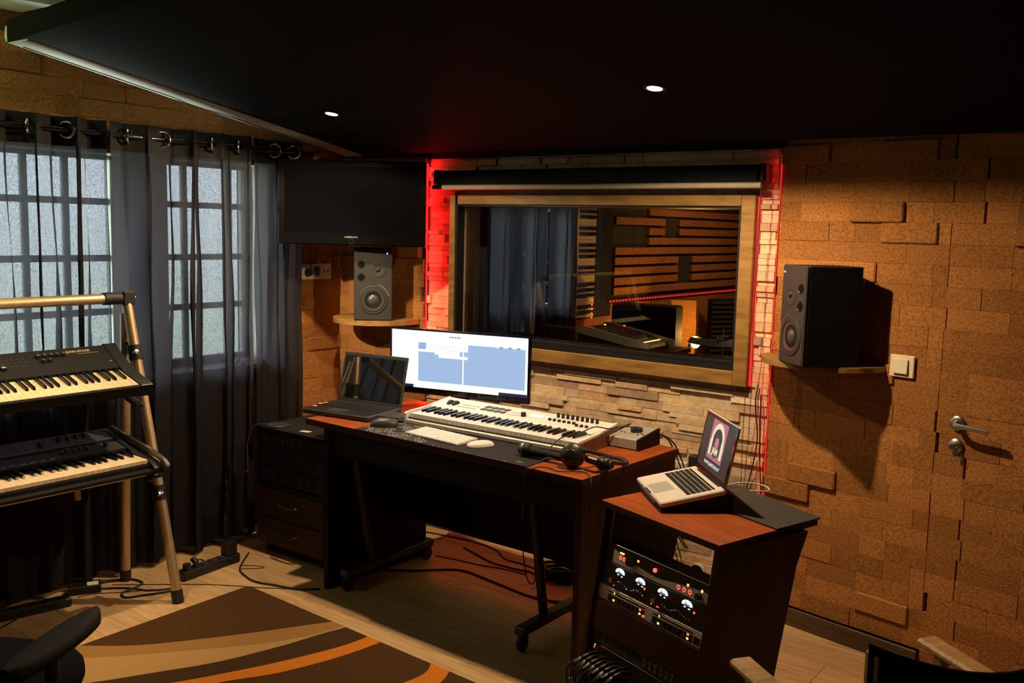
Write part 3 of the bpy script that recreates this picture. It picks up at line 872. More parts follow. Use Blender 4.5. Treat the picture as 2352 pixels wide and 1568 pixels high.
    obj('lamp_shade', MB().lathe([(0.012, 0.05), (0.022, 0.045), (0.045, 0.0), (0.052, -0.03), (0.049, -0.03), (0.042, 0.0), (0.018, 0.04)], 20, hd), M['black_plastic'], t)
    obj('bulb', MB().sphere((0.085, -0.010, 0.750), 0.034, 12, 8), emis('lamp_bulb', (1.0, 0.72, 0.30), 14), t)
    lamp('POINT', 'lamp_glow', (-3.20, 6.735, 0.80), 30.0, (1.0, 0.50, 0.10), size=0.03)
    pl = frame_obj('pillar_live_room', 'cork-clad pillar glowing orange in the lamp light', (-3.45, 7.02, 0), R(25))
    obj('pillar_core', MB().box(-0.10, 0.10, 0, 0.12, 0, 1.06), M['cork_back'], pl, None)
    rg = random.Random(8)
    for r in range(13):
        s = rg.choice((0.0, -0.05, 0.05))
        for a, b_ in ((-0.10, s), (s, 0.10)):
            link('cork_brick', brick_mesh(b_ - a, rg.choice((0.026, 0.03))), pl, (a, 0, 0.08 + r * BH))
    # microphone stand and cymbal
    t = thing('microphone_stand', 'slim black microphone stand at the right edge of the glass', 'stand', (-2.28, 6.6, 0))
    obj('base', MB().lathe([(0, 0), (0.12, 0), (0.12, 0.012), (0.012, 0.02), (0, 0.02)], 20), M['rubber'], t)
    obj('pole', MB().tube([(0, 0, 0.01), (0, 0, 1.28)], 0.009, 8), M['black_plastic'], t)
    obj('boom', MB().tube([(-0.35, 0.1, 0.90), (0.0, 0, 1.25), (0.05, -0.02, 1.42)], 0.006, 8), M['black_plastic'], t)
    t = thing('cymbal', 'dark cymbal on a straight stand behind the glass', 'cymbal', (-2.36, 5.35, 0))
    obj('cymbal_disc', MB().lathe([(0.0, 0.99), (0.03, 0.985), (0.04, 0.965), (0.21, 0.945), (0.21, 0.943), (0.0, 0.962)], 28), M['grey_plastic'], t)
    obj('pole', MB().tube([(0, 0, 0.35), (0, 0, 1.03)], 0.008, 8), M['chrome'], t)
    for k in range(3):
        a = 2 * PI * k / 3 + 0.4
        obj('leg', MB().tube([(0, 0, 0.42), (0.26 * math.cos(a), 0.26 * math.sin(a), 0.008)], 0.008, 8), M['chrome'], t)
    t = thing('drum', 'chrome-rimmed drum low behind the glass under the cymbal', 'drum', (-2.60, 6.00, 0))
    obj('shell', MB().lathe([(0, 0.32), (0.20, 0.32), (0.20, 0.76), (0, 0.76)], 28), M['grey_plastic'], t)
    obj('rim', MB().tube([(0.205 * math.cos(a), 0.205 * math.sin(a), 0.765) for a in [2 * PI * i / 28 for i in range(28)]], 0.008, 6, closed=True), M['chrome'], t)
    for k in range(8):
        a = 2 * PI * k / 8
        obj('lug', MB().tube([(0.212 * math.cos(a), 0.212 * math.sin(a), 0.36), (0.212 * math.cos(a), 0.212 * math.sin(a), 0.76)], 0.005, 6), M['chrome'], t)
    for k in range(3):
        a = 2 * PI * k / 3
        obj('leg', MB().tube([(0.21 * math.cos(a), 0.21 * math.sin(a), 0.5), (0.27 * math.cos(a), 0.27 * math.sin(a), 0.006)], 0.007, 6), M['chrome'], t)
    # dim unseen fill light added to brighten the live room
    lamp('AREA', 'live_room_fill', (-2.6, 7.6, 2.3), 22.0, (1.0, 0.50, 0.22), rot=(0, 0, 0), size=0.4)
build_live_room()

# ------------------------------------------------------------ red led strips, roller blind
def build_blind_leds():
    t = thing('led_strip', 'bright red light strip glowing down the left edge of the stone', 'light strip', (-3.343, 3.768, 0.72), group='red light strips')
    obj('strip_tape', MB().box(-0.004, 0, -0.006, 0.006, 0, 1.20), M['rubber'], t, None)
    obj('led_line', MB().box(0, 0.004, -0.0045, 0.0045, 0, 1.20), M['red_led'], t, None)
    t = thing('led_strip', 'thin red light strip down the seam between stone and right cork wall', 'light strip', (-1.4525, 3.781, 0.45), group='red light strips')
    obj('led_line', MB().box(-0.0015, 0.0015, -0.003, 0.003, 0, 1.47), M['red_led_soft'], t, None)
    t = thing('led_strip', 'red light strip along the right side of the pine window frame', 'light strip', (-1.5325, 3.772, 0.968), group='red light strips')
    obj('led_line', MB().box(-0.0035, 0.0035, -0.010, 0.010, 0, 0.784), M['red_led_soft'], t, None)
    # blind
    t = thing('roller_blind', 'rolled-up black roller blind with a cream bottom bar above the window', 'blind', (-2.37, 3.715, 1.81))
    rl = MB(); rl.tube([(-0.83, 0.0, 0.035), (0.855, 0.0, 0.035)], 0.034, 18)
    obj('fabric_roll', rl, M['black_matt'], t)
    obj('end_bracket', MB().box(-0.875, -0.83, -0.022, 0.055, -0.005, 0.072, 0.008), M['black_plastic'], t)
    obj('end_bracket', MB().box(0.855, 0.885, -0.022, 0.055, -0.005, 0.072, 0.008), M['black_plastic'], t)
    obj('loose_fabric', MB().box(-0.83, 0.855, -0.034, -0.030, -0.004, 0.035), M['black_matt'], t)
    bb = MB(); bb.tube([(-0.795, -0.030, -0.016), (0.875, -0.030, -0.016)], 0.0125, 12)
    obj('bottom_bar', bb, M['cream'], t)
    obj('bar_cap', MB().tube([(-0.86, -0.030, -0.016), (-0.795, -0.030, -0.016)], 0.012, 12), M['black_plastic'], t)
    ch = MB(); rg = random.Random(3)
    for s, x0, bow in ((0, 0.872, 0.010), (1, 0.882, -0.010)):
        for i in range(150):
            z = 0.03 - i * 0.0088
            u = i / 149
            x = x0 + bow * math.sin(u * PI * 2.0) * 0.8 - 0.012 * u
            ch.sphere((x, -0.035, z), 0.0026, 6, 4)
        ch.tube([(x0 + bow * math.sin(u * PI * 2.0) * 0.8 - 0.012 * u, -0.035, 0.03 - u * 1.311) for u in [k / 40 for k in range(41)]], 0.0009, 4)
    o = obj('bead_chain', ch, M['rubber'], t, 60); o['kind'] = 'stuff'
    c = MB()
    c.tube(catmull([(-1.492, 3.76, 0.98), (-1.497, 3.752, 0.90), (-1.480, 3.75, 0.75), (-1.50, 3.748, 0.60), (-1.53, 3.74, 0.48), (-1.56, 3.735, 0.42)], 6), 0.003, 6)
    tag(obj('wall_cable', c, M['rubber']), 'thin black cable hanging down the stone behind the silver laptop', 'cable')
    c = MB()
    c.tube(catmull([(-1.475, 3.752, 0.94), (-1.468, 3.745, 0.80), (-1.46, 3.742, 0.66), (-1.445, 3.735, 0.52), (-1.435, 3.73, 0.36)], 6), 0.003, 6)
    tag(obj('wall_cable', c, M['rubber']), 'black cable hanging along the seam of stone and cork', 'cable')
build_blind_leds()

# ------------------------------------------------------------ downlights
for i, (lx, ly) in enumerate(((-3.155, 2.925), (-1.572, 2.907))):
    t = thing('downlight', ('glowing recessed downlight in the black ceiling near the curtains', 'glowing recessed downlight above the right side of the control room window')[i],
              'downlight', (lx, ly, zceil(ly)), (-math.atan(SLOPE), 0, 0), 'recessed downlights')
    obj('rim', MB().lathe([(0.028, 0.0005), (0.040, 0.0005), (0.040, -0.003), (0.030, -0.004), (0.028, -0.002)], 28), M['black_plastic'], t)
    obj('lens', MB().lathe([(0.0, -0.003), (0.026, -0.003), (0.027, 0.0), (0.0, 0.0)], 24), M['lens'], t)

# ------------------------------------------------------------ television
def build_tv():
    a = Vector((-3.785, 3.150)); b = Vector((-3.175, 3.567))
    ang = math.atan2(b.y - a.y, b.x - a.x); W = (b - a).length; H = 0.417
    t = thing('television', 'black flat television hung in the corner above the left speaker', 'television', (a.x, a.y, 1.495), (0, 0, ang))
    hb = MB().box(0, W, 0, 0.045, 0, H, 0.006); hb.box(0.12, W - 0.12, 0.045, 0.075, 0.06, H - 0.06, 0.01)
    obj('housing', hb, M['black_gloss'], t)
    obj('screen', MB().box(0.035, W - 0.035, -0.0008, 0.001, 0.062, H - 0.032, 0.0005), mat('tv_screen', (0.003, 0.003, 0.004), 0.05, noise=60, col2=(0.003, 0.003, 0.004)), t)
    obj('chin_trim', MB().box(0.06, W - 0.06, -0.0025, 0.0, 0.052, 0.056, 0.0008), M['black_gloss'], t)
    tm = text_mesh('SAMSUNG', 0.0135, M['steel'], 0.0004, bold=0.0001, space=1.12)
    link('brand_lettering', tm, t, (W / 2, -0.0022, 0.040), (R(90), 0, 0))
    obj('power_ring', MB().tube([(W / 2 + 0.0115 * math.cos(x), -0.002, 0.018 + 0.0115 * math.sin(x)) for x in [2 * PI * i / 24 for i in range(24)]], 0.0012, 6, closed=True), M['chrome'], t)
    ar = MB(); ar.box(W / 2 - 0.1, W / 2 + 0.1, 0.075, 0.085, 0.1, 0.3, 0.002); ar.tube([(W / 2, 0.085, 0.2), (W / 2 - 0.02, 0.20, 0.2), (W / 2 - 0.03, 0.30, 0.2)], 0.018, 10)
    obj('wall_arm', ar, M['black_plastic'], t)
build_tv()

# ------------------------------------------------------------ speakers and shelves
SPK = {}
def speaker_parts(t, W, D, H, led_right):
    obj('cabinet', MB().box(0, W, 0.012, D, 0, H, 0.004), M['black_matt'], t)
    obj('rear_panel', MB().box(0.02, W - 0.02, D, D + 0.022, 0.05, H - 0.045, 0.006), M['black_plastic'], t)
    obj('baffle', MB().box(0.0, W, 0, 0.014, 0, H, 0.005), M['speaker_front'], t)
    RX = Matrix.Rotation(R(90), 4, 'X')
    cx, cz, r = 0.5 * W, 0.105, 0.070
    m = Matrix.Translation((cx, 0.0, cz)) @ RX
    obj('woofer_ring', MB().lathe([(r - 0.008, -0.001), (r - 0.008, 0.004), (r, 0.0045), (r + 0.004, 0.002), (r + 0.004, -0.001)], 40, m), M['speaker_front'], t)
    obj('woofer_surround', MB().lathe([(r - 0.016, 0.0), (r - 0.013, 0.0045), (r - 0.009, 0.0035), (r - 0.007, 0.0)], 40, m), M['rubber'], t)
    cn = obj('woofer_cone', MB().lathe([(0.030, -0.004), (r - 0.016, 0.0025), (r - 0.014, 0.0025), (r - 0.014, -0.006), (0.0, -0.006)], 40, m), M['cone'], t)
    obj('dust_cap', MB().lathe([(0.0, 0.0095), (0.010, 0.0085), (0.020, 0.0055), (0.028, 0.0), (0.032, -0.004), (0.0, -0.004)], 28, m), M['cone'], t)
    arc = [(cx + (1 if led_right else -1) * (r + 0.012) * math.sin(x), -0.001, cz + (r + 0.012) * math.cos(x)) for x in [R(18) + R(58) * k / 12 for k in range(13)]]
    obj('trim_arc', MB().tube(arc, 0.0016, 6), M['champagne'], t)
    tx = 0.62 * W if led_right else 0.38 * W
    m = Matrix.Translation((tx, 0.0, H - 0.110)) @ RX
    obj('tweeter_plate', MB().lathe([(0.013, -0.002), (0.020, 0.0008), (0.036, 0.0022), (0.042, 0.0012), (0.043, -0.002)], 32, m), M['speaker_front'], t)
    obj('tweeter_dome', MB().lathe([(0.0, 0.0085), (0.006, 0.0075), (0.010, 0.004), (0.0125, -0.002), (0, -0.002)], 24, m), M['rubber'], t)
    px = 0.19 * W if led_right else 0.81 * W
    for z in (H - 0.085, H - 0.150):
        m = Matrix.Translation((px, 0.0, z)) @ RX
        obj('bass_port', MB().lathe([(0.0, -0.010), (0.0165, -0.010), (0.0165, -0.001), (0.0185, 0.0012), (0.0200, 0.0), (0.0200, -0.011), (0, -0.011)], 24, m), M['black_gloss'], t)
        obj('port_hole', MB().lathe([(0.0, 0.0004), (0.0160, 0.0004), (0.0160, -0.0006), (0, -0.0006)], 24, m), M['black_fabric'], t)
    lx = 0.86 * W if led_right else 0.10 * W
    obj('power_led', MB().box(lx - 0.003, lx + 0.003, -0.002, 0.0, H - 0.030, H - 0.024), M['led_blue'], t, None)
def build_speakers():
    a = Vector((-1.330, 3.535)); b = Vector((-1.197, 3.417))
    ang = math.atan2(b.y - a.y, b.x - a.x)
    W = (b - a).length
    t = thing('studio_speaker', 'black studio speaker on the curved shelf of the right cork wall', 'speaker', (a.x, a.y, 1.119), (0, 0, ang), 'pair of studio speakers')
    speaker_parts(t, W, 0.230, 0.370, False)
    a = Vector((-3.535, 3.432)); b = Vector((-3.395, 3.567))
    ang = math.atan2(b.y - a.y, b.x - a.x); W = (b - a).length
    t = thing('studio_speaker', 'black studio speaker in the left corner under the television', 'speaker', (a.x, a.y, 1.112), (0, 0, ang), 'pair of studio speakers')
    speaker_parts(t, W, 0.20, 0.370, True)
    # shelves
    def shelf(name, label, c, ang, rad, z, th, flat=0.0):
        t = thing(name, label, 'shelf', (c[0], c[1], z), (0, 0, ang), 'curved wooden speaker shelves')
        poly = [(rad * math.cos(x), -rad * math.sin(x) * 0.95 - flat) for x in [PI * k / 26 for k in range(27)]]
        poly = [(rad, 0.0)] + poly + [(-rad, 0.0)] if flat else poly
        mb = MB(); mb.prism(poly[::-1], -th, 0, 'z')
        obj('shelf_board', mb, M['frame_wood_h'], t)
        return t
    shelf('speaker_shelf', 'half-round wooden shelf under the right speaker', (-1.215, 3.745), ANG, 0.252, 1.117, 0.020)
    shelf('speaker_shelf', 'wooden corner shelf under the left speaker', (-3.600, 3.742), 0.0, 0.235, 1.110, 0.026, flat=0.08)
    return
build_speakers()

# ------------------------------------------------------------ socket plate, switch
def build_plates():
    t = thing('socket_plate', 'long white socket plate on the cork below the television', 'socket', (-3.971, 3.458, 1.296))
    obj('plate', MB().box(0, 0.009, 0, 0.215, 0, 0.085, 0.003), M['plug_white'], t)
    RY = Matrix.Rotation(R(90), 4, 'Y')
    obj('plug', MB().lathe([(0, 0.009), (0.019, 0.009), (0.019, 0.03), (0.012, 0.045), (0, 0.045)], 20, Matrix.Translation((0, 0.04, 0.038)) @ RY), M['rubber'], t)
    obj('socket_well', MB().lathe([(0, 0.0085), (0.019, 0.0085), (0.019, 0.0098), (0, 0.0098)], 20, Matrix.Translation((0, 0.04, 0.040)) @ RY), M['cream'], t)
    sk = MB().box(0.009, 0.024, 0.085, 0.118, 0.020, 0.066, 0.003)
    obj('adapter', sk, M['grey_plastic'], t)
    obj('adapter_frame', MB().box(0.009, 0.013, 0.078, 0.130, 0.014, 0.072, 0.001), M['cream'], t)
    for y in (0.162, 0.190):
        obj('aerial_hole', MB().lathe([(0, 0.0088), (0.006, 0.0088), (0.006, 0.0096), (0, 0.0096)], 14, Matrix.Translation((0, y, 0.043)) @ RY), M['rubber'], t)
    c = MB().tube(catmull([(-3.925, 3.498, 1.35), (-3.935, 3.495, 1.40), (-3.90, 3.47, 1.52), (-3.85, 3.43, 1.62)], 6), 0.003, 6)
    tag(obj('mains_cable', c, M['rubber']), 'thin black cord running from the socket up behind the television', 'cord')
    u = 0.517
    t = thing('light_switch', 'ivory rocker light switch on the cork wall beside the right speaker', 'switch',
              (-1.455 + u * math.cos(ANG) - 0.029 * 0.189, 3.815 + u * math.sin(ANG) - 0.029 * 0.982, 1.086), (0, 0, ANG))
    obj('surround', MB().box(0, 0.092, -0.010, 0, 0, 0.083, 0.003), M['switch'], t)
    obj('rocker', MB().prism([(-0.012, 0.016), (-0.010, 0.068), (-0.016, 0.068), (-0.020, 0.016)], 0.016, 0.070, 'x'), M['switch'], t)
build_plates()

# ------------------------------------------------------------ desk
DANG = R(-2.6)
def build_desk():
    t = thing('desk', 'cherry-topped studio desk with dark side panels in front of the window', 'desk', (-3.165, 2.787, 0), (0, 0, DANG))
    Wd, D = 1.478, 0.665
    tp = MB(); tp.box(0, Wd, 0, D, 0.722, 0.750, 0.0015)
    obj('desktop', tp, M['cherry'], t)
    eb = MB(); eb.box(-0.0012, Wd + 0.0012, -0.0012, 0.0, 0.7225, 0.7485); eb.box(Wd, Wd + 0.0012, 0, D, 0.7225, 0.7485)
    obj('edge_band', eb, M['cherry_side'], t, None)
    obj('side_panel', MB().box(0.112, 0.137, 0.008, D - 0.04, 0.0, 0.722, 0.001), M['dark_side'], t)
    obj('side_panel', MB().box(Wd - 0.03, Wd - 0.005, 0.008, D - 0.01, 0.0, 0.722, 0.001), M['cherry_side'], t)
    obj('modesty_panel', MB().box(0.137, Wd - 0.03, 0.50, 0.518, 0.215, 0.722, 0.001), M['dark_side'], t)
    obj('drawer_front', MB().box(0.15, Wd - 0.04, 0.03, 0.045, 0.61, 0.718, 0.002), M['dark_side'], t)
build_desk()

def build_rolling_table():
    t = thing('rolling_stand', 'black metal rolling stand with two castered feet under the desk', 'stand', (-2.48, 3.10, 0))
    obj('stand_shelf', MB().box(-0.50, 0.50, -0.20, 0.14, 0.575, 0.595, 0.002), M['dark_side'], t)
    for x in (-0.475, 0.475):
        f = MB(); f.box(x - 0.022, x + 0.022, -0.285, 0.29, 0.065, 0.100, 0.004)
        obj('foot_bar', f, M['black_plastic'], t)
        l = MB(); l.tube([(x + 0.0, -0.12, 0.09), (x - 0.01, -0.20, 0.58)], 0.019, 10)
        obj('leg', l, M['black_plastic'], t)
        for y in (-0.262, 0.262):
            c = MB()
            c.lathe([(0, -0.011), (0.026, -0.011), (0.029, -0.006), (0.029, 0.006), (0.026, 0.011), (0, 0.011)], 20, Matrix.Translation((x, y, 0.029)) @ Matrix.Rotation(R(90), 4, 'Y'))
            c.box(x - 0.016, x + 0.016, y - 0.010, y + 0.020, 0.045, 0.066, 0.003)
            obj('caster', c, M['rubber'], t)
build_rolling_table()

# ------------------------------------------------------------ keys
def piano_keys(parent, x_end, nwhite, last_note, y0, z, wl=0.140, wmat='white_key', bl=0.090, wh=0.017, bump=0.0):
    """white keys end at local x = x_end going left; last_note index in C D E F G A B"""
    P = 0.0235
    wk = MB().box(0.0004, P - 0.0006, 0, wl, -wh, 0, 0.0012).mesh('white_key', M[wmat])
    bm = MB()
    bm.add([(-0.0058, wl - bl, 0), (0.0058, wl - bl, 0), (0.0058, wl, 0), (-0.0058, wl, 0), (-0.0042, wl - bl + 0.006, 0.0105), (0.0042, wl - bl + 0.006, 0.0105), (0.0046, wl, 0.012), (-0.0046, wl, 0.012)],
           [(0, 3, 2, 1), (4, 5, 6, 7), (0, 1, 5, 4), (1, 2, 6, 5), (2, 3, 7, 6), (3, 0, 4, 7)])
    bk = bm.mesh('black_key', M['black_key'])
    n = last_note
    for i in range(nwhite):
        x = x_end - (i + 1) * P
        link('white_key', wk, parent, (x, y0, z))
        # black key to the left of this white key exists for D E G A B
        if n in (1, 2, 4, 5, 6) and i < nwhite - 1:
            off = {1: -0.0018, 2: 0.0018, 4: -0.0022, 5: 0.0, 6: 0.0022}[n]
            link('black_key', bk, parent, (x + off, y0, z))
        n = (n - 1) % 7

# ------------------------------------------------------------ white MIDI keyboard
def build_midi():
    L, D = 0.885, 0.300
    t = thing('midi_keyboard', 'long white keyboard controller with faders and wooden ends on the desk', 'keyboard', (-2.770, 2.990, 0.7505), (0, 0, R(0.2)))
    b = MB()
    b.box(0.012, L - 0.012, 0.012, D, 0.004, 0.020, 0.002)
    b.prism([(0.160, 0.020), (0.160, 0.054), (0.166, 0.060), (D, 0.078), (D, 0.020)], 0.012, L - 0.012, 'x')
    obj('body', b, M['white_plastic'], t)
    obj('front_rail', MB().box(0.012, L - 0.012, 0.0, 0.014, 0.004, 0.022, 0.003), M['alu'], t)
    ends = [(0.0, 0.002), (0.0, 0.046), (0.012, 0.052), (0.150, 0.060), (D + 0.002, 0.081), (D + 0.002, 0.002)]
    obj('end_cheek', MB().prism(ends, 0.0, 0.012, 'x'), M['white_plastic'], t)
    obj('end_cheek', MB().prism(ends, L - 0.012, L, 'x'), M['white_plastic'], t)
    inner = [(0.010, 0.007), (0.010, 0.042), (0.150, 0.053), (D - 0.004, 0.073), (D - 0.004, 0.022), (D - 0.070, 0.020), (D - 0.085, 0.007)]
    obj('wood_side', MB().prism(inner, L, L + 0.003, 'x'), M['walnut'], t)
    piano_keys(t, L - 0.017, 36, 0, 0.016, 0.0475, wl=0.142, wh=0.020)
    kb = MB().box(0.013, L - 0.013, 0.016, 0.020, 0.021, 0.029)
    obj('key_slip', kb, M['grey_plastic'], t)
    def top(y): return 0.060 + (y - 0.166) * (0.018 / 0.134)
    wm = Matrix.Rotation(R(90), 4, 'Y')
    for x in (0.075, 0.105):
        obj('pitch_wheel', MB().lathe([(0, -0.008), (0.022, -0.008), (0.024, -0.005), (0.024, 0.005), (0.022, 0.008), (0, 0.008)], 24, Matrix.Translation((x, 0.225, top(0.225) - 0.008)) @ wm), M['rubber'], t)
    for r in range(2):
        for k in range(4):
            x = 0.255 + k * 0.034; y = 0.205 + r * 0.035
            obj('drum_pad', MB().box(x, x + 0.026, y, y + 0.027, top(y) - 0.001, top(y) + 0.005, 0.0015), M['grey_plastic'], t)
    for r in range(2):
        for k in range(5):
            x = 0.135 + k * 0.020; y = 0.200 + r * 0.030
            obj('button', MB().box(x, x + 0.013, y, y + 0.008, top(y) - 0.001, top(y) + 0.003, 0.001), M['cream'], t)
    for k in range(8):
        x = 0.400 + (k % 4) * 0.017; y = 0.205 + (k // 4) * 0.030
        obj('button', MB().box(x, x + 0.011, y, y + 0.008, top(y) - 0.001, top(y) + 0.003, 0.001), M['cream'], t)
    tilt = math.atan(0.018 / 0.134)
    s = obj('display', MB().box(0, 0.060, 0, 0.026, 0, 0.0015), M['led_white'], t, None, loc=(0.500, 0.232, top(0.232) + 0.0002), rot=(tilt, 0, 0))
    obj('button_light', MB().box(0.575, 0.597, 0.238, 0.248, top(0.24) - 0.001, top(0.24) + 0.0025), M['led_white'], t, None)
    def knob(x, y, r, h, m='rubber', part='encoder_knob'):
        obj(part, MB().lathe([(0, top(y) - 0.001), (r, top(y) - 0.001), (r * 0.98, top(y) + h * 0.8), (r * 0.85, top(y) + h), (0, top(y) + h)], 16, Matrix.Translation((x, y, 0))), M[m], t)
    knob(0.480, 0.215, 0.0115, 0.017)
    for k in range(9):
        knob(0.622 + k * 0.0235, 0.266, 0.0068, 0.018)
    for k in range(9):
        x = 0.612 + k * 0.0235; y = 0.205 + (0.006 if k < 6 else -0.010)
        fs = MB().box(x - 0.0012, x + 0.0012, 0.180, 0.240, top(0.18) - 0.0004, top(0.24) - 0.0075 + 0.0012)
        obj('fader_cap', MB().box(x - 0.0060, x + 0.0060, y, y + 0.011, top(y) + 0.001, top(y) + 0.011, 0.0015), M['rubber'], t)
        obj('fader_slot', MB().box(x - 0.0010, x + 0.0010, 0.182, 0.240, top(0.182) - 0.001, top(0.182) + 0.0008), M['rubber'], t, None)
build_midi()

# ------------------------------------------------------------ monitor
def build_monitor():
    a = Vector((-3.077, 3.22)); b = Vector((-2.386, 3.38))
    ang = math.atan2(b.y - a.y, b.x - a.x); W = (b - a).length; H = 0.303
    t = thing('monitor', 'ultrawide monitor showing a bright blue recording timeline on the desk', 'monitor', (a.x, a.y, 0.7505), (0, 0, ang))
    z0 = 0.078
    obj('bezel', MB().box(0, W, 0.0, 0.022, z0, z0 + H, 0.004), M['black_gloss'], t)
    obj('back_shell', MB().box(0.12, W - 0.12, 0.022, 0.050, z0 + 0.05, z0 + H - 0.05, 0.012), M['black_matt'], t)
    obj('neck', MB().box(W / 2 - 0.035, W / 2 + 0.035, 0.045, 0.065, 0.012, z0 + 0.16, 0.006), M['black_plastic'], t)
    obj('stand_foot', MB().lathe([(0, 0), (0.105, 0), (0.107, 0.004), (0.10, 0.010), (0.03, 0.014), (0, 0.014)], 36, Matrix.Translation((W / 2, 0.065, 0)) @ Matrix.Diagonal((1.15, 0.82, 1, 1))), M['black_plastic'], t)
    # picture on the panel: flat coloured areas
    px0, px1, pz0, pz1 = 0.011, W - 0.011, z0 + 0.030, z0 + H - 0.009
    w, h = px1 - px0, pz1 - pz0
    cols = {'white': ((0.93, 0.95, 1.0), 2.3), 'blue': ((0.31, 0.45, 0.68), 1.12), 'blue2': ((0.26, 0.36, 0.66), 1.2), 'pale': ((0.66, 0.76, 0.95), 1.35), 'ink': ((0.28, 0.24, 0.55), 0.9), 'dark': ((0.012, 0.010, 0.10), 0.55), 'grey': ((0.70, 0.74, 0.86), 1.3)}
    names = list(cols); mats = [emis('screen_' + k, *cols[k]) for k in names]
    mb = MB()
    def q(u0, u1, v0, v1, c, lay):
        mb.m = names.index(c)
        y = -0.0004 - 0.00015 * lay
        mb.add([(px0 + u0 * w, y, pz0 + v0 * h), (px0 + u1 * w, y, pz0 + v0 * h), (px0 + u1 * w, y, pz0 + v1 * h), (px0 + u0 * w, y, pz0 + v1 * h)], [(0, 1, 2, 3)])
    q(0, 1, 0, 1, 'white', 0)
    q(0, 0.172, 0, 0.052, 'dark', 1); q(0.80, 1, 0, 0.052, 'dark', 1)
    q(0.205, 0.985, 0.115, 0.808, 'blue', 1)
    q(0.205, 0.985, 0.808, 0.835, 'pale', 1)
    q(0.205, 0.265, 0.765, 0.792, 'blue2', 2)
    rows = [(0.205, 0.575, 0.80, 0.83), (0.265, 0.575, 0.765, 0.795), (0.265, 0.575, 0.725, 0.756), (0.262, 0.575, 0.685, 0.716), (0.205, 0.515, 0.640, 0.676), (0.33, 0.515, 0.605, 0.636), (0.36, 0.573, 0.555, 0.600)]
    for r in rows: q(*r, 'white', 2)
    q(0.205, 0.262, 0.69, 0.757, 'blue2', 2)
    for i in range(7): q(0.212 + i * 0.032, 0.235 + i * 0.032, 0.838, 0.855, 'grey', 2)
    for i in range(7): q(0.775 + i * 0.030, 0.793 + i * 0.030, 0.800, 0.824, 'ink' if i % 2 else 'pale', 3)
    q(0.538, 0.545, 0.115, 0.86, 'white', 4)
    for i, (a0, a1) in enumerate(((0.437, 0.447), (0.452, 0.468), (0.473, 0.486), (0.490, 0.505), (0.509, 0.520))):
        q(a0, a1, 0.905, 0.935, 'ink', 3)
    for i in range(5): q(0.065 + i * 0.026, 0.078 + i * 0.026, 0.868, 0.880, 'grey', 2)
    for i in range(4): q(0.02, 0.055 + 0.01 * (i % 2), 0.40 + i * 0.09, 0.412 + i * 0.09, 'grey', 2)
    q(0.02, 0.07, 0.70, 0.715, 'pale', 2)
    q(0.672, 0.685, 0.055, 0.062, 'ink', 2)
    q(0.0, 1.0, 0.992, 1.0, 'blue2', 3); q(0, 0.006, 0.052, 1, 'blue2', 3)
    obj('screen_image', mb, mats, t, None)
    link('brand_lettering', text_mesh('LG', 0.011, M['grey_plastic'], 0.0003, bold=0.0002), t, (W / 2 + 0.006, -0.0009, z0 + 0.014), (R(90), 0, 0))
    obj('brand_ring', MB().tube([(W / 2 - 0.009 + 0.004 * math.cos(x), -0.0008, z0 + 0.014 + 0.004 * math.sin(x)) for x in [2 * PI * i / 16 for i in range(16)]], 0.0007, 5, closed=True), M['grey_plastic'], t)
build_monitor()

# ------------------------------------------------------------ laptops, input devices
def key_block(parent, cols, rows, x0, y0, pw, pd, z, h, m, gap=0.0025, name='key', wide_last=True):
    km = {}
    for r in range(rows):
        c = 0
        while c < cols:
            wdt = 1
            if r == 0 and c == 3: wdt = min(5, cols - c)
            k = wdt
            if k not in km:
                km[k] = MB().box(0, pw * k - gap, 0, pd - gap, 0, h, 0.0008).mesh(name, m)
            link(name, km[k], parent, (x0 + c * pw, y0 + r * pd, z))
            c += wdt
def build_black_laptop():
    t = thing('laptop', 'open black laptop with a dark reflecting screen on the left desk corner', 'laptop', (-3.255, 2.845, 0.7510), (0, 0, R(8)))
    W, D = 0.365, 0.255
    obj('base', MB().box(0, W, 0, D, 0.0, 0.024, 0.005), M['grey_plastic'], t)
    obj('palm_rest', MB().box(0.006, W - 0.006, 0.006, 0.088, 0.0235, 0.0255, 0.001), M['black_plastic'], t)
    obj('trackpad', MB().box(0.12, 0.215, 0.018, 0.075, 0.0252, 0.0262, 0.0005), M['grey_plastic'], t)
    key_block(t, 16, 6, 0.012, 0.098, 0.0214, 0.0205, 0.0240, 0.0035, M['black_plastic'])
    lid = obj('lid', MB().box(0, W, 0, 0.008, 0, 0.235, 0.004), M['grey_plastic'], t, loc=(0, D - 0.008, 0.022), rot=(R(-14), 0, 0))
    obj('screen', MB().box(0.014, W - 0.014, -0.0010, 0.0003, 0.020, 0.218), mat('laptop_screen_off', (0.006, 0.006, 0.007), 0.02, spec=1.0, coat=1.0, noise=50, col2=(0.005, 0.005, 0.006)), lid, None)
    obj('lid_label', MB().box(W / 2 - 0.014, W / 2 + 0.014, -0.0012, 0.0002, 0.007, 0.0105), M['steel'], lid, None)
    for i, (x, y, m) in enumerate(((0.012, 0.055, 'paper'), (0.004, 0.105, 'paper'), (0.012, 0.135, 'yellow'))):
        s = obj('sticker', MB().box(0, 0.020, 0, 0.013, 0, 0.0006), M[m], t, None, loc=(x, y, 0.0262 if y < 0.09 else 0.0278), rot=(0, 0, R(25 * i)))
build_black_laptop()

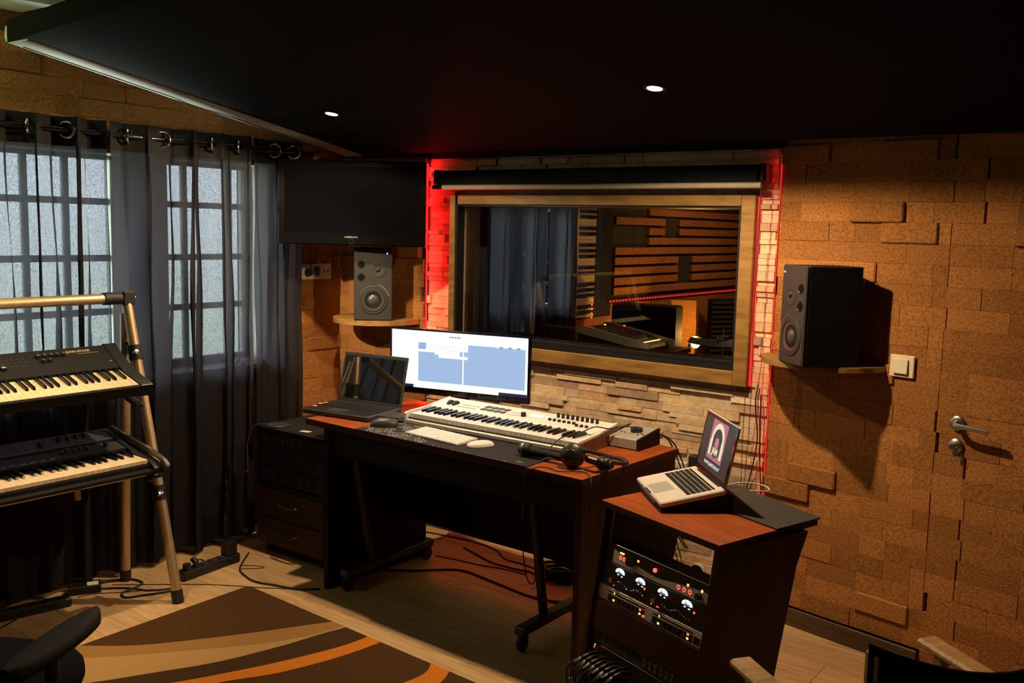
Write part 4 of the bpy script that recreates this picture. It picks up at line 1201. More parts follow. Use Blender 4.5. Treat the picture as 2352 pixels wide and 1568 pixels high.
def build_small_desk_items():
    # black keyboard
    t = thing('computer_keyboard', 'black computer keyboard lying askew beside the black laptop', 'keyboard', (-3.062, 2.930, 0.7508), (0, 0, R(13)))
    t.rotation_euler = (0, 0, R(9))
    obj('case', MB().box(0, 0.285, 0, 0.118, 0, 0.016, 0.004), M['black_plastic'], t)
    key_block(t, 15, 6, 0.006, 0.006, 0.0183, 0.0180, 0.015, 0.006, M['grey_plastic'])
    # mouse mat
    t = thing('mouse_mat', 'wide black mouse mat with white contour lines on its left half', 'mouse mat', (-2.838, 2.762, 0.7504), (0, 0, R(-2.2)))
    W, D = 0.905, 0.275
    obj('mat', MB().box(0, W, 0, D, 0, 0.0028, 0.001), M['mousepad'], t)
    cl = MB(); rg = random.Random(12)
    def fld(x, y):
        return (math.sin(x * 23 + 1.3) + math.sin(y * 31 + x * 9 + 0.4) + 0.8 * math.sin((x + y) * 41) + 0.6 * math.sin((x - 1.3 * y) * 57 + 2))
    # contour lines by marching squares
    NX, NY = 84, 46
    X = lambda i: 0.008 + i * 0.415 / NX
    Y = lambda j: 0.006 + j * (D - 0.012) / NY
    segs = {}
    for lev in (-1.6, -0.8, 0.0, 0.8, 1.6):
        for i in range(NX):
            for j in range(NY):
                c = [(X(i), Y(j)), (X(i + 1), Y(j)), (X(i + 1), Y(j + 1)), (X(i), Y(j + 1))]
                v = [fld(*p) - lev for p in c]
                pts = []
                for k in range(4):
                    a, b = v[k], v[(k + 1) % 4]
                    if (a < 0) != (b < 0):
                        s = a / (a - b); p, q = c[k], c[(k + 1) % 4]
                        pts.append((p[0] + (q[0] - p[0]) * s, p[1] + (q[1] - p[1]) * s))
                for k in range(0, len(pts) - 1, 2):
                    (x0, y0), (x1, y1) = pts[k], pts[k + 1]
                    if x0 > 0.36 + 0.05 * math.sin(y0 * 60): continue
                    dx, dy = x1 - x0, y1 - y0; l = math.hypot(dx, dy)
                    if l < 1e-5: continue
                    ex, ey = dx / l * 0.0006, dy / l * 0.0006; nx, ny = -dy / l * 0.0012, dx / l * 0.0012
                    cl.add([(x0 - ex + nx, y0 - ey + ny, 0.0031), (x0 - ex - nx, y0 - ey - ny, 0.0031), (x1 + ex - nx, y1 + ey - ny, 0.0031), (x1 + ex + nx, y1 + ey + ny, 0.0031)], [(0, 1, 2, 3)])
    o = obj('contour_print', cl, M['print_white'], t, None); o['kind'] = 'stuff'
    ep = MB()
    for i in range(12):
        x = 0.44 + i * 0.033 + rg.uniform(-0.006, 0.006); ep.box(x, x + rg.choice((0.003, 0.004, 0.010)), 0.006, 0.0085, 0.0028, 0.0031)
    obj('edge_print', ep, M['print_white'], t, None)
    gp = MB()
    for i in range(4): gp.tube([(0.838 + i * 0.008, 0.030, 0.0031), (0.846 + i * 0.006, 0.043 - 0.004 * (i % 2), 0.0031)], 0.0012, 4)
    obj('green_emblem', gp, M['print_green'], t, None)
    # white keyboard
    t = thing('computer_keyboard', 'small white computer keyboard on the mouse mat', 'keyboard', (-2.622, 2.838, 0.7540), (0, 0, R(-5.5)))
    obj('case', MB().prism([(0, 0), (0, 0.005), (0.118, 0.012), (0.118, 0)], 0, 0.300, 'x'), M['alu'], t)
    kk = MB().box(0, 0.0168, 0, 0.0155, 0, 0.0025, 0.0008).mesh('key', M['white_plastic'])
    kw = MB().box(0, 0.090, 0, 0.0155, 0, 0.0025, 0.0008).mesh('key', M['white_plastic'])
    for r in range(6):
        c = 0
        y = 0.007 + r * 0.0180
        while c < 15:
            if r == 0 and c == 4:
                link('key', kw, t, (0.006 + c * 0.0193, y, 0.0046 + y * 0.06), (R(3.4), 0, 0)); c += 5; continue
            link('key', kk, t, (0.006 + c * 0.0193, y, 0.0046 + y * 0.06), (R(3.4), 0, 0)); c += 1
    # mice
    def mouse(name, label, loc, rz, L, Wm, H, m, ribs=0):
        t = thing(name, label, 'mouse', loc, (0, 0, rz))
        mb = MB(); N, K = 14, 18
        vs = []
        for i in range(N + 1):
            u = i / N; th = PI * u
            yy = -L / 2 * math.cos(th)
            wv = (Wm / 2) * (math.sin(th) ** 0.55 if 0 < u < 1 else 0.02)
            hv = H * (math.sin(th * 0.96) ** 0.7 if 0 < u < 1 else 0.05)
            hv = max(hv, 0.003)
            for k in range(K + 1):
                a = PI * k / K
                vs.append((wv * math.cos(a), yy, hv * (math.sin(a) ** 0.75 if 0 < k < K else 0) + 0.001))
        fs = [(i * (K + 1) + k, i * (K + 1) + k + 1, (i + 1) * (K + 1) + k + 1, (i + 1) * (K + 1) + k) for i in range(N) for k in range(K)]
        fs.append(tuple(i * (K + 1) for i in range(N + 1)) + tuple(i * (K + 1) + K for i in range(N, -1, -1)))
        mb.add(vs, fs)
        obj('shell', mb, m, t, 50)
        return t
    t = mouse('computer_mouse', 'flat white mouse beside the small white keyboard', (-2.252, 2.868, 0.7534), R(-28), 0.110, 0.058, 0.021, M['white_plastic'])
    t = mouse('computer_mouse', 'black mouse on the left end of the patterned mouse mat', (-2.782, 2.882, 0.7534), R(-52), 0.118, 0.064, 0.036, M['grey_plastic'])
    obj('scroll_wheel', MB().lathe([(0, -0.003), (0.009, -0.003), (0.009, 0.003), (0, 0.003)], 14, Matrix.Translation((0, 0.030, 0.029)) @ Matrix.Rotation(R(90), 4, 'Y')), M['rubber'], t)
    # audio controller
    t = thing('audio_interface', 'silver desktop audio controller with a big black knob and dark ends', 'audio interface', (-1.892, 3.225, 0.7508), (0, 0, R(-1)))
    W, D = 0.145, 0.165
    obj('case', MB().prism([(0.0, 0.004), (0.0, 0.040), (0.003, 0.044), (D, 0.062), (D, 0.004)], 0.010, W - 0.010, 'x'), M['alu_dark'], t)
    ce = [(-0.003, 0.0), (-0.003, 0.044), (D + 0.002, 0.065), (D + 0.002, 0.0)]
    obj('end_block', MB().prism(ce, 0.0, 0.010, 'x'), M['dark_side'], t)
    obj('end_block', MB().prism(ce, W - 0.010, W, 'x'), M['dark_side'], t)
    def tz(y): return 0.044 + (y - 0.003) * (0.018 / 0.162)
    obj('volume_knob', MB().lathe([(0, 0), (0.024, 0), (0.025, 0.003), (0.024, 0.015), (0.022, 0.017), (0, 0.017)], 32, Matrix.Translation((0.078, 0.095, tz(0.095) - 0.001))), M['rubber'], t)
    for x, y in ((0.030, 0.060), (0.045, 0.062), (0.105, 0.058), (0.112, 0.075), (0.125, 0.066)):
        obj('button', MB().lathe([(0, 0), (0.0038, 0), (0.0038, 0.003), (0, 0.003)], 14, Matrix.Translation((x, y, tz(y) - 0.0005))), M['rubber'], t)
    c = MB().tube(catmull([(-1.800, 3.30, 0.825), (-1.83, 3.25, 0.833), (-1.870, 3.20, 0.826), (-1.905, 3.15, 0.836), (-1.935, 3.10, 0.818), (-1.955, 3.05, 0.812), (-1.972, 3.00, 0.802), (-1.985, 2.965, 0.775), (-1.99, 2.94, 0.757)], 6), 0.0024, 6)
    tag(obj('keyboard_cable', c, M['rubber']), 'thin black cable lying over the right end of the white keyboard controller', 'cable')
    for i, (o1, o2) in enumerate(((0, 0), (0.012, -0.012))):
        c = MB().tube(catmull([(-1.755 + o1, 3.37, 0.80), (-1.715 + o1, 3.40, 0.775), (-1.695 + o1, 3.425 + o1, 0.72), (-1.665 + o1, 3.45, 0.62), (-1.68 + o2, 3.47, 0.50), (-1.70 + o2, 3.50, 0.38), (-1.66 + o2, 3.52, 0.30)], 6), 0.003, 6)
        tag(obj('hanging_cable', c, M['rubber']), ('black cable dropping behind the right desk corner, nearest the desk edge', 'black cable dropping behind the right desk corner, furthest from the desk edge')[i], 'cable')
build_small_desk_items()

def build_headphones_mic():
    t = thing('headphones', 'black closed headphones lying near the front right desk corner', 'headphones', (-1.80, 2.825, 0.7505), (0, 0, R(-18)))
    def cup(parent, c, axis, r, part):
        ax = Vector(axis).normalized()
        q = Vector((0, 0, 1)).rotation_difference(ax).to_matrix().to_4x4()
        m = Matrix.Translation(c) @ q
        obj('ear_cup', MB().lathe([(0, -0.012), (r * 0.96, -0.012), (r, -0.006), (r * 0.98, 0.004), (r * 0.80, 0.013), (r * 0.62, 0.016), (r * 0.56, 0.024), (r * 0.50, 0.026), (0, 0.027)], 32, m), M['black_plastic'], parent)
        obj('ear_pad', MB().lathe([(r * 0.55, -0.030), (r * 0.72, -0.034), (r * 0.95, -0.030), (r * 1.04, -0.020), (r * 0.98, -0.011), (r * 0.5, -0.011)], 32, m), M['rubber'], parent)
        obj('cup_ring', MB().lathe([(r * 0.60, 0.0162), (r * 0.66, 0.0172), (r * 0.72, 0.0155), (r * 0.66, 0.0145)], 32, m), M['grey_plastic'], parent)
    cup(t, (0, 0, 0.047), (0.62, -0.78, 0.18), 0.044, 0)
    cup(t, (0.108, 0.070, 0.030), (0.97, 0.10, 0.05), 0.025, 1)
    band = catmull([(0.010, 0.0, 0.075), (0.030, 0.060, 0.060), (0.020, 0.150, 0.030), (0.060, 0.190, 0.022), (0.115, 0.160, 0.024), (0.128, 0.100, 0.035), (0.120, 0.060, 0.045)], 6)
    obj('headband', MB().tube(band, 0.0075, 8), M['rubber'], t)
    ar = MB(); ar.box(0.035, 0.105, 0.028, 0.046, 0.026, 0.052, 0.005)
    obj('yoke', ar, M['black_plastic'], t)
    c = MB().tube(catmull([(-1.85, 2.80, 0.775), (-1.875, 2.775, 0.785), (-1.91, 2.73, 0.757), (-1.922, 2.712, 0.745), (-1.925, 2.703, 0.60), (-1.915, 2.70, 0.45), (-1.90, 2.705, 0.36), (-1.88, 2.705, 0.335), (-1.862, 2.705, 0.36), (-1.868, 2.703, 0.44)], 6), 0.0022, 6)
    tag(obj('headphone_cable', c, M['rubber']), 'thin black headphone cable looping down the front of the desk', 'cable')
    c = MB().tube(catmull([(-1.90, 2.705, 0.752), (-1.885, 2.745, 0.756), (-1.845, 2.755, 0.756), (-1.80, 2.740, 0.756), (-1.755, 2.775, 0.756), (-1.715, 2.785, 0.757), (-1.682, 2.762, 0.752), (-1.668, 2.745, 0.72), (-1.665, 2.74, 0.62)], 6), 0.0022, 6)
    tag(obj('headphone_cable', c, M['rubber']), 'thin black cable snaking over the bare wood in front of the headphones', 'cable')
    t = thing('microphone', 'black handheld microphone lying left of the headphones', 'microphone', (-2.030, 2.855, 0.7534), (0, 0, R(-2)))
    m = Matrix.Translation((0, 0, 0.026)) @ Matrix.Rotation(R(90), 4, 'Y')
    obj('grille_head', MB().lathe([(0, -0.026), (0.012, -0.024), (0.021, -0.016), (0.0255, 0.0), (0.0255, 0.012), (0.021, 0.028), (0, 0.028)], 26, m), M['rubber'], t)
    obj('grille_band', MB().lathe([(0.024, -0.002), (0.0265, -0.001), (0.0265, 0.004), (0.024, 0.005)], 26, m), M['steel'], t)
    obj('handle', MB().lathe([(0, 0.026), (0.019, 0.028), (0.018, 0.060), (0.0125, 0.175), (0.011, 0.178), (0, 0.178)], 24, Matrix.Translation((0, 0, 0.024)) @ Matrix.Rotation(R(91), 4, 'Y')), M['black_matt'], t)
build_headphones_mic()

# ------------------------------------------------------------ drawer unit left of the desk
M['drawer'] = mat('dark_drawer', (0.045, 0.017, 0.010), 0.55, spec=0.25, noise=6, stretch=(0.6, 4, 6), col2=(0.030, 0.011, 0.007))
def build_cabinet():
    t = thing('drawer_unit', 'dark wooden drawer unit on casters left of the desk', 'drawer unit', (-3.665, 2.915, 0))
    W, D = 0.475, 0.42
    obj('carcass', MB().box(0, W, 0.016, D, 0.05, 0.335, 0.001), M['dark_side'], t)
    for i, (z0, z1) in enumerate(((0.055, 0.188), (0.194, 0.330))):
        d = obj('drawer', MB().box(0.004, W - 0.004, 0, 0.016, z0, z1, 0.0015), M['drawer'], t)
        zc_ = z0 + 0.075
        obj('handle', MB().tube(catmull([(0.175, -0.001, zc_), (0.180, -0.018, zc_ - 0.003), (0.235, -0.024, zc_ - 0.010), (0.290, -0.018, zc_ - 0.003), (0.295, -0.001, zc_)], 5), 0.005, 8), M['black_plastic'], d)
    for x in (0.04, W - 0.04):
        for y in (0.05, D - 0.05):
            c = MB(); c.lathe([(0, -0.010), (0.020, -0.010), (0.0225, -0.006), (0.0225, 0.006), (0.020, 0.010), (0, 0.010)], 18, Matrix.Translation((x, y, 0.0225)) @ Matrix.Rotation(R(90), 4, 'Y'))
            c.box(x - 0.014, x + 0.014, y - 0.012, y + 0.012, 0.036, 0.051, 0.002)
            obj('caster', c, M['rubber'], t)
    t = thing('rack_case', 'black equipment case standing on the drawer unit left of the desk', 'equipment case', (-3.665, 2.915, 0.336))
    obj('case_body', MB().box(0, W, 0.02, D, 0, 0.29, 0.004), M['black_matt'], t)
    fr = MB(); fr.box(0, 0.012, 0, 0.02, 0, 0.29, 0.001); fr.box(W - 0.012, W, 0, 0.02, 0, 0.29, 0.001); fr.box(0, W, 0, 0.02, 0.276, 0.29, 0.001); fr.box(0, W, 0, 0.02, 0, 0.012, 0.001)
    obj('front_rim', fr, M['black_plastic'], t)
    for i in range(3):
        p = obj('rack_unit', MB().box(0.014, W - 0.014, 0.010, 0.021, 0.018 + i * 0.086, 0.096 + i * 0.086, 0.002), M['black_plastic'], t)
        for k in range(6):
            obj('knob', MB().lathe([(0, 0), (0.009, 0), (0.008, 0.012), (0, 0.012)], 14, Matrix.Translation((0.06 + k * 0.065, 0.010, 0.06 + i * 0.086)) @ Matrix.Rotation(R(90), 4, 'X')), M['rubber'], p)
    t = thing('cable_puck', 'flat round grey charging puck on the black case left of the desk', 'charger', (-3.575, 2.975, 0.6262))
    obj('puck', MB().lathe([(0, 0), (0.052, 0), (0.055, 0.004), (0.052, 0.008), (0, 0.009)], 32), M['grey_plastic'], t)
    c = MB().tube(catmull([(-3.62, 2.945, 0.632), (-3.66, 2.915, 0.630), (-3.682, 2.895, 0.60), (-3.695, 2.885, 0.53), (-3.69, 2.88, 0.45), (-3.68, 2.875, 0.41)], 6), 0.003, 6)
    tag(obj('charger_cord', c, M['grey_plastic']), 'grey cord hanging from the round puck down the case front', 'cord')
    c = MB()
    rg = random.Random(6)
    c.tube(catmull([(-3.68 + rg.uniform(-0.02, 0.02), 2.873 + rg.uniform(-0.01, 0.006), 0.40 + rg.uniform(-0.02, 0.02)) for _ in range(9)], 5), 0.002, 6)
    tag(obj('cord_tangle', c, M['grey_plastic']), 'small tangle at the end of the grey cord beside the case', 'cord')
    tag(obj('paper_scrap', MB().box(0, 0.055, 0, 0.030, 0, 0.0008), M['paper'], None, None, loc=(-3.405, 2.955, 0.6266), rot=(0, 0, R(12))), 'small cream paper scrap lying on the black case', 'paper')
build_cabinet()

# ------------------------------------------------------------ keyboard stand and synthesizers
def build_stand():
    t = thing('keyboard_stand', 'champagne metal A-frame keyboard stand by the curtains', 'keyboard stand', (-3.60, 2.29, 0))
    def P(x, y, z): return (x + 3.60, y - 2.29, z)
    for y in (2.29, 0.98):
        obj('leg', MB().tube([P(-3.403, y, 0.03), P(-3.735, y, 1.262)], 0.0215, 16), M['champagne'], t)
        obj('leg', MB().tube([P(-3.79, y, 0.03), P(-3.745, y, 1.20)], 0.0205, 16), M['champagne'], t)
        obj('rubber_foot', MB().tube([P(-3.398, y, 0.001), P(-3.411, y, 0.052)], 0.0245, 16), M['rubber'], t)
        obj('rubber_foot', MB().tube([P(-3.791, y, 0.001), P(-3.789, y, 0.052)], 0.0235, 16), M['rubber'], t)
        j = MB()
        j.box(*[v for v in (-3.762 + 3.60, -3.708 + 3.60, y - 2.29 - 0.030, y - 2.29 + 0.030, 1.232, 1.296)], 0.008)
        obj('top_joint', j, M['rubber'], t)
        obj('joint_bolt', MB().lathe([(0, 0), (0.011, 0), (0.011, 0.008), (0.006, 0.010), (0, 0.010)], 12, Matrix.Translation(P(-3.735, y + 0.030, 1.262)) @ Matrix.Rotation(R(-90), 4, 'X')), M['chrome'], t)
    # top tube, lower cross tube
    obj('cross_tube', MB().tube([P(-3.735, 0.98, 1.264), P(-3.735, 2.235, 1.264)], 0.0215, 16), M['champagne'], t)
    obj('tube_sleeve', MB().tube([P(-3.735, 2.185, 1.264), P(-3.735, 2.262, 1.264)], 0.0265, 16), M['rubber'], t)
    obj('cross_tube', MB().tube([P(-3.50, 0.98, 0.555), P(-3.50, 2.27, 0.555)], 0.013, 14), M['champagne'], t)
    def on_leg(z): return -3.403 - (z - 0.0) * (0.332 / 1.262)
    for z in (1.035, 0.452):
        x = on_leg(z)
        dx = -0.263
        c = MB(); c.tube([P(x - dx * -0.030 * -1, 2.29, z - 0.030), P(x + dx * 0.030, 2.29, z + 0.030)], 0.029, 16)
        obj('leg_collar', c, M['rubber'], t)
        obj('collar_bolt', MB().lathe([(0, 0), (0.012, 0), (0.011, 0.018), (0, 0.020)], 12, Matrix.Translation(P(x + 0.022, 2.275, z)) @ Matrix.Rotation(R(60), 4, 'Y')), M['chrome'], t)
        obj('collar_knob', MB().tube([P(x - 0.02, 2.29, z + 0.018), P(x - 0.062, 2.29, z + 0.026)], 0.018, 12), M['rubber'], t)
    # carrying arms
    for y in (2.20, 1.10):
        a = MB(); a.box(-3.74 + 3.60, -3.53 + 3.60, y - 2.29 - 0.018, y - 2.29 + 0.018, -0.018, 0.0, 0.003)
        o = obj('arm', a, M['rubber'], t)
        o.location = (0.03, 0, 0.868 + 0.0); o.rotation_euler = (0, R(17), 0)
        a = MB(); a.box(-3.78 + 3.60, -3.38 + 3.60, y - 2.29 - 0.018, y - 2.29 + 0.018, 0.558, 0.576, 0.003)
        obj('arm', a, M['rubber'], t)
    obj('height_clamp', MB().tube([P(-3.47, 1.905, 0.515), P(-3.47, 1.902, 0.572)], 0.013, 12), M['champagne'], t)
build_stand()

def synth_controls(t, items, zf):
    for k in items:
        kind = k[0]
        if kind == 'knob':
            _, x, y, r, h = k
            obj('control_knob', MB().lathe([(0, 0), (r, 0), (r * 0.92, h * 0.9), (r * 0.8, h), (0, h)], 14, Matrix.Translation((x, y, zf(y)))), M['black_plastic'], t)
            obj('knob_cap', MB().lathe([(0, 0), (r * 0.7, 0), (r * 0.6, 0.0012), (0, 0.0014)], 12, Matrix.Translation((x, y, zf(y) + h))), M['steel'], t)
def build_synths():
    # upper synthesizer
    t = thing('synthesizer', 'black synthesizer with gold lettering on the upper tier of the stand', 'synthesizer', (-3.462, 2.232, 0.930), (R(17.5), 0, R(90)))
    L = 1.18
    b = MB()
    prof = [(0.0, -0.045), (0.0, -0.004), (0.004, 0.0), (0.012, 0.0), (0.012, -0.022), (0.165, -0.022), (0.165, 0.010), (0.302, 0.052), (0.315, 0.046), (0.318, -0.030)]
    b.prism(prof, -L + 0.05, -0.05, 'x')
    obj('body', b, M['black_matt'], t)
    ck = [(-0.002, -0.047), (-0.002, 0.001), (0.004, 0.004), (0.150, 0.008), (0.305, 0.056), (0.318, 0.050), (0.320, -0.032)]
    obj('end_cheek', MB().prism(ck, -0.05, 0.0, 'x'), M['black_plastic'], t)
    obj('end_cheek', MB().prism(ck, -L, -L + 0.05, 'x'), M['black_plastic'], t)
    piano_keys(t, -0.052, 45, 4, 0.014, 0.0, wl=0.148, wmat='ivory_key')
    zf = lambda y: 0.010 + (y - 0.165) * (0.042 / 0.137)
    tl = math.atan(0.042 / 0.137)
    items = []
    for i in range(5): items.append(('knob', -0.245 - i * 0.026, 0.262 - 0.004 * i * 0, 0.0085, 0.014))
    for i in range(2): items.append(('knob', -0.325 - i * 0.026 + 0.013, 0.236, 0.0085, 0.014))
    items.append(('knob', -0.50, 0.218, 0.013, 0.012))
    synth_controls(t, items, zf)
    for r in range(3):
        for k in range(9):
            x = -0.40 - k * 0.021 - (0.012 if k > 4 else 0); y = 0.222 + r * 0.019
            obj('button', MB().box(x - 0.012, x, y, y + 0.007, zf(y) - 0.001, zf(y) + 0.003, 0.0008), M['grey_plastic'], t)
    obj('stripe', MB().box(0, 0.30, 0, 0.0022, 0, 0.0004), mat('orange_stripe', (0.55, 0.12, 0.02), 0.5, noise=20, col2=(0.5, 0.1, 0.02)), t, None, loc=(-0.80, 0.289, zf(0.289) + 0.0004), rot=(tl, 0, 0))
    link('model_lettering', text_mesh('JUNO-STAGE', 0.017, M['print_gold'], 0.0003, align='LEFT', bold=0.0006), t, (-0.225, 0.279, zf(0.279) + 0.0006), (tl, 0, 0))
    obj('printed_line', MB().box(-0.185, -0.095, 0.2645, 0.2665, zf(0.265) - 0.0005, zf(0.265) + 0.0009), M['print_gold'], t, None)
    obj('small_badge', MB().box(-0.075, -0.063, 0.205, 0.2085, zf(0.206) - 0.001, zf(0.206) + 0.0018), M['print_gold'], t, None)
    # lower synthesizer
    t = thing('synthesizer', 'dark synthesizer with stepped metal panels on the lower tier of the stand', 'synthesizer', (-3.392, 2.232, 0.578), (R(2.0), 0, R(90)))
    b = MB()
    prof = [(0.0, 0.0), (0.0, 0.012), (0.030, 0.014), (0.030, 0.030), (0.195, 0.030), (0.200, 0.066), (0.275, 0.082), (0.277, 0.072), (0.290, 0.072), (0.292, 0.088), (0.385, 0.112), (0.390, 0.010), (0.385, 0.0)]
    b.prism(prof, -L + 0.045, -0.045, 'x')
    obj('body', b, M['black_matt'], t)
    obj('rear_panel', MB().prism([(0.291, 0.0895), (0.384, 0.1135), (0.384, 0.115), (0.291, 0.091)], -L + 0.05, -0.05, 'x'), mat('dark_metal_panel', (0.16, 0.16, 0.19), 0.32, metal=0.6, noise=80, stretch=(0.2, 8, 1), col2=(0.13, 0.13, 0.16)), t)
    obj('front_panel', MB().prism([(0.201, 0.067), (0.274, 0.0825), (0.274, 0.084), (0.201, 0.0685)], -L + 0.05, -0.05, 'x'), M['grey_plastic'], t)
    ck = [(-0.002, -0.002), (-0.002, 0.020), (0.032, 0.040), (0.195, 0.068), (0.388, 0.114), (0.392, 0.0)]
    obj('end_cheek', MB().prism(ck, -0.045, -0.008, 'x'), M['black_plastic'], t)
    obj('end_cheek', MB().prism(ck, -L + 0.008, -L + 0.045, 'x'), M['black_plastic'], t)
    rail = catmull([(-0.004, -0.030, 0.040), (-0.004, 0.01, 0.062), (-0.004, 0.10, 0.082), (-0.004, 0.25, 0.104), (-0.004, 0.385, 0.126)], 6)
    rm = MB()
    for i in range(len(rail) - 1):
        a, b_ = rail[i], rail[i + 1]
        rm.add([(-0.012, a.y, a.z), (0.006, a.y, a.z - 0.004), (0.006, a.y, a.z - 0.020), (-0.012, a.y, a.z - 0.020), (-0.012, b_.y, b_.z), (0.006, b_.y, b_.z - 0.004), (0.006, b_.y, b_.z - 0.020), (-0.012, b_.y, b_.z - 0.020)],
               [(0, 1, 2, 3), (7, 6, 5, 4), (0, 4, 5, 1), (1, 5, 6, 2), (2, 6, 7, 3), (3, 7, 4, 0)])
    obj('side_rail', rm, M['steel'], t, 60)
    piano_keys(t, -0.050, 45, 4, 0.040, 0.050, wl=0.155, wmat='ivory_key')
    z1 = lambda y: 0.0685 + (y - 0.201) * 0.0155 / 0.073
    z2 = lambda y: 0.091 + (y - 0.291) * 0.024 / 0.093
    synth_controls(t, [('knob', -0.115, 0.240, 0.010, 0.018)] + [('knob', -0.195 - i * 0.027, 0.238 + 0.010 * (i % 2), 0.007, 0.014) for i in range(5)], z1)
    synth_controls(t, [('knob', -0.150 - i * 0.036, 0.340, 0.0095, 0.020) for i in range(4)] + [('knob', -0.345, 0.320, 0.0105, 0.024)], z2)
    for k in range(9):
        x = -0.34 - k * 0.038
        obj('button', MB().box(x - 0.024, x, 0.214, 0.221, z1(0.214) - 0.001, z1(0.214) + 0.003, 0.0008), M['steel'], t)
    for r in range(2):
        for k in range(14):
            x = -0.40 - k * 0.026 - (0.03 if k > 5 else 0); y = 0.310 + r * 0.020
            obj('button', MB().box(x - 0.015, x, y, y + 0.007, z2(y) - 0.001, z2(y) + 0.0025, 0.0008), M['rubber'], t)
    synth_controls(t, [('knob', -0.62 - i * 0.05, 0.235, 0.009, 0.014) for i in range(3)], z1)
build_synths()

# ------------------------------------------------------------ equipment rack
RANG = R(-19.51)
RORG = (-1.561, 2.648, 0)
def build_rack():
    t = thing('equipment_rack', 'cherry-topped slanted wooden equipment rack beside the desk', 'equipment rack', RORG, (0, 0, RANG))
    W = 0.525
    tp = MB(); tp.prism([(0, -0.005), (W, -0.005), (0.500, 0.455), (-0.022, 0.455)], 0.700, 0.720, 'z')
    obj('rack_top', tp, M['cherry'], t)
    eb = MB(); eb.box(-0.001, W + 0.001, -0.0062, -0.005, 0.7005, 0.7185); eb.prism([(W, -0.005), (W + 0.0012, -0.005), (0.5012, 0.455), (0.500, 0.455)], 0.7005, 0.7185, 'z')
    obj('edge_band', eb, M['cherry_side'], t, None)
    K = 0.146
    def yf(z): return -K * (0.70 - z)
    side = [(yf(0.03), 0.03), (yf(0.70), 0.70), (0.385, 0.70), (0.340, 0.60), (0.285, 0.35), (0.215, 0.03)]
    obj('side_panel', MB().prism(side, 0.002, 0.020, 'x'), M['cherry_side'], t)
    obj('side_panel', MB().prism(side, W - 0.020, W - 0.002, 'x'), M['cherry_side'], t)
    obj('rack_base', MB().prism([(yf(0.03), 0.03), (yf(0.05), 0.05), (0.22, 0.05), (0.215, 0.03)], 0.02, W - 0.02, 'x'), M['dark_side'], t)
    for s in (0.0205, W - 0.0405):
        rl = MB(); pts = [(yf(0.06) + 0.020, 0.06), (yf(0.69) + 0.020, 0.69), (yf(0.69) + 0.022, 0.69), (yf(0.06) + 0.022, 0.06)]
        rl.prism(pts, s, s + 0.020, 'x')
        obj('rack_rail', rl, M['steel'], t)
        sc = MB()
        for i in range(42):
            z = 0.07 + i * 0.0148
            sc.box(s + 0.008, s + 0.013, yf(z) + 0.0185, yf(z) + 0.0205, z - 0.003, z + 0.003)
        o = obj('rail_holes', sc, M['rubber'], t, None); o['kind'] = 'stuff'
    tilt = math.atan(K)
    # face plane helper: parent frame whose local x runs across, z up the slanted face, y into the rack
    def unit(name, label, cat, z0, z1, depth=0.22, mt='grey_plastic', group=None):
        u = thing(name, label, cat, (0, 0, 0), (0, 0, 0), group)
        u.matrix_world = Matrix.Translation(RORG) @ Matrix.Rotation(RANG, 4, 'Z') @ Matrix.Translation((0.021, yf(z0) + 0.016, z0)) @ Matrix.Rotation(-tilt, 4, 'X')
        return u, 0.483, (z1 - z0) / math.cos(tilt)
    BODY = lambda mb, Wd, H, d=0.10: mb.box(0.022, Wd - 0.022, 0.008, d, 0.002, H - 0.002, 0.001)
    RX = Matrix.Rotation(R(90), 4, 'X')
    def disc(u, part, x, z, r, h, m, y=0.0, n=18, r2=None):
        return obj(part, MB().lathe([(0, 0), (r, 0), (r2 or r, h), (0, h)], n, Matrix.Translation((x, y, z)) @ RX), M[m], u)
    def lite(u, part, x, z, w_, h_, m):
        return obj(part, MB().box(x - w_ / 2, x + w_ / 2, -0.0016, 0.0, z - h_ / 2, z + h_ / 2, 0.0005), M[m], u)
    def ring(u, x, z, r, m):
        return obj('ring_light', MB().tube([(x + r * math.cos(a), -0.001, z + r * math.sin(a)) for a in [2 * PI * i / 16 for i in range(16)]], 0.0012, 5, closed=True), M[m], u)
    # unit 1: silver curved preamp
    u, Wd, H = unit('preamplifier', 'rack preamp with a curved silver band and glowing red rings, topmost unit', 'rack unit', 0.529, 0.590)
    b = BODY(MB(), Wd, H); obj('chassis', b, M['black_matt'], u)
    obj('face_plate', MB().box(0, Wd, 0, 0.006, 0.0, H, 0.0015), M['black_plastic'], u)
    sv = []
    N = 24
    for i in range(N + 1):
        x = 0.050 + i * (Wd - 0.056) / N
        uu = i / N
        up = 0.046 - 0.030 * (math.sin(min(1, uu / 0.50) * PI / 2)) + 0.020 * (math.sin(max(0, (uu - 0.52) / 0.48) * PI / 2))
        sv.append((x, up))
    poly = [(sv[0][0], 0.004)] + [(Wd - 0.004, 0.004)] + [(x, z) for x, z in reversed(sv)]
    sb = MB()
    vs = [(x, -0.0012, 0.003) for x, z in sv] + [(x, -0.0012, z) for x, z in sv] + [(x, 0.0008, 0.003) for x, z in sv] + [(x, 0.0008, z) for x, z in sv]
    n = N + 1; fs = []
    for i in range(N):
        fs += [(i, i + 1, n + i + 1, n + i), (2 * n + i, 3 * n + i, 3 * n + i + 1, 2 * n + i + 1), (i, 2 * n + i, 2 * n + i + 1, i + 1), (n + i, n + i + 1, 3 * n + i + 1, 3 * n + i)]
    fs += [(0, n, 3 * n, 2 * n), (N, 2 * n + N, 3 * n + N, n + N)]
    sb.add(vs, fs)
    obj('silver_band', sb, M['alu'], u, None)
    disc(u, 'gain_knob', 0.138, 0.030, 0.0165, 0.016, 'rubber', r2=0.0150)
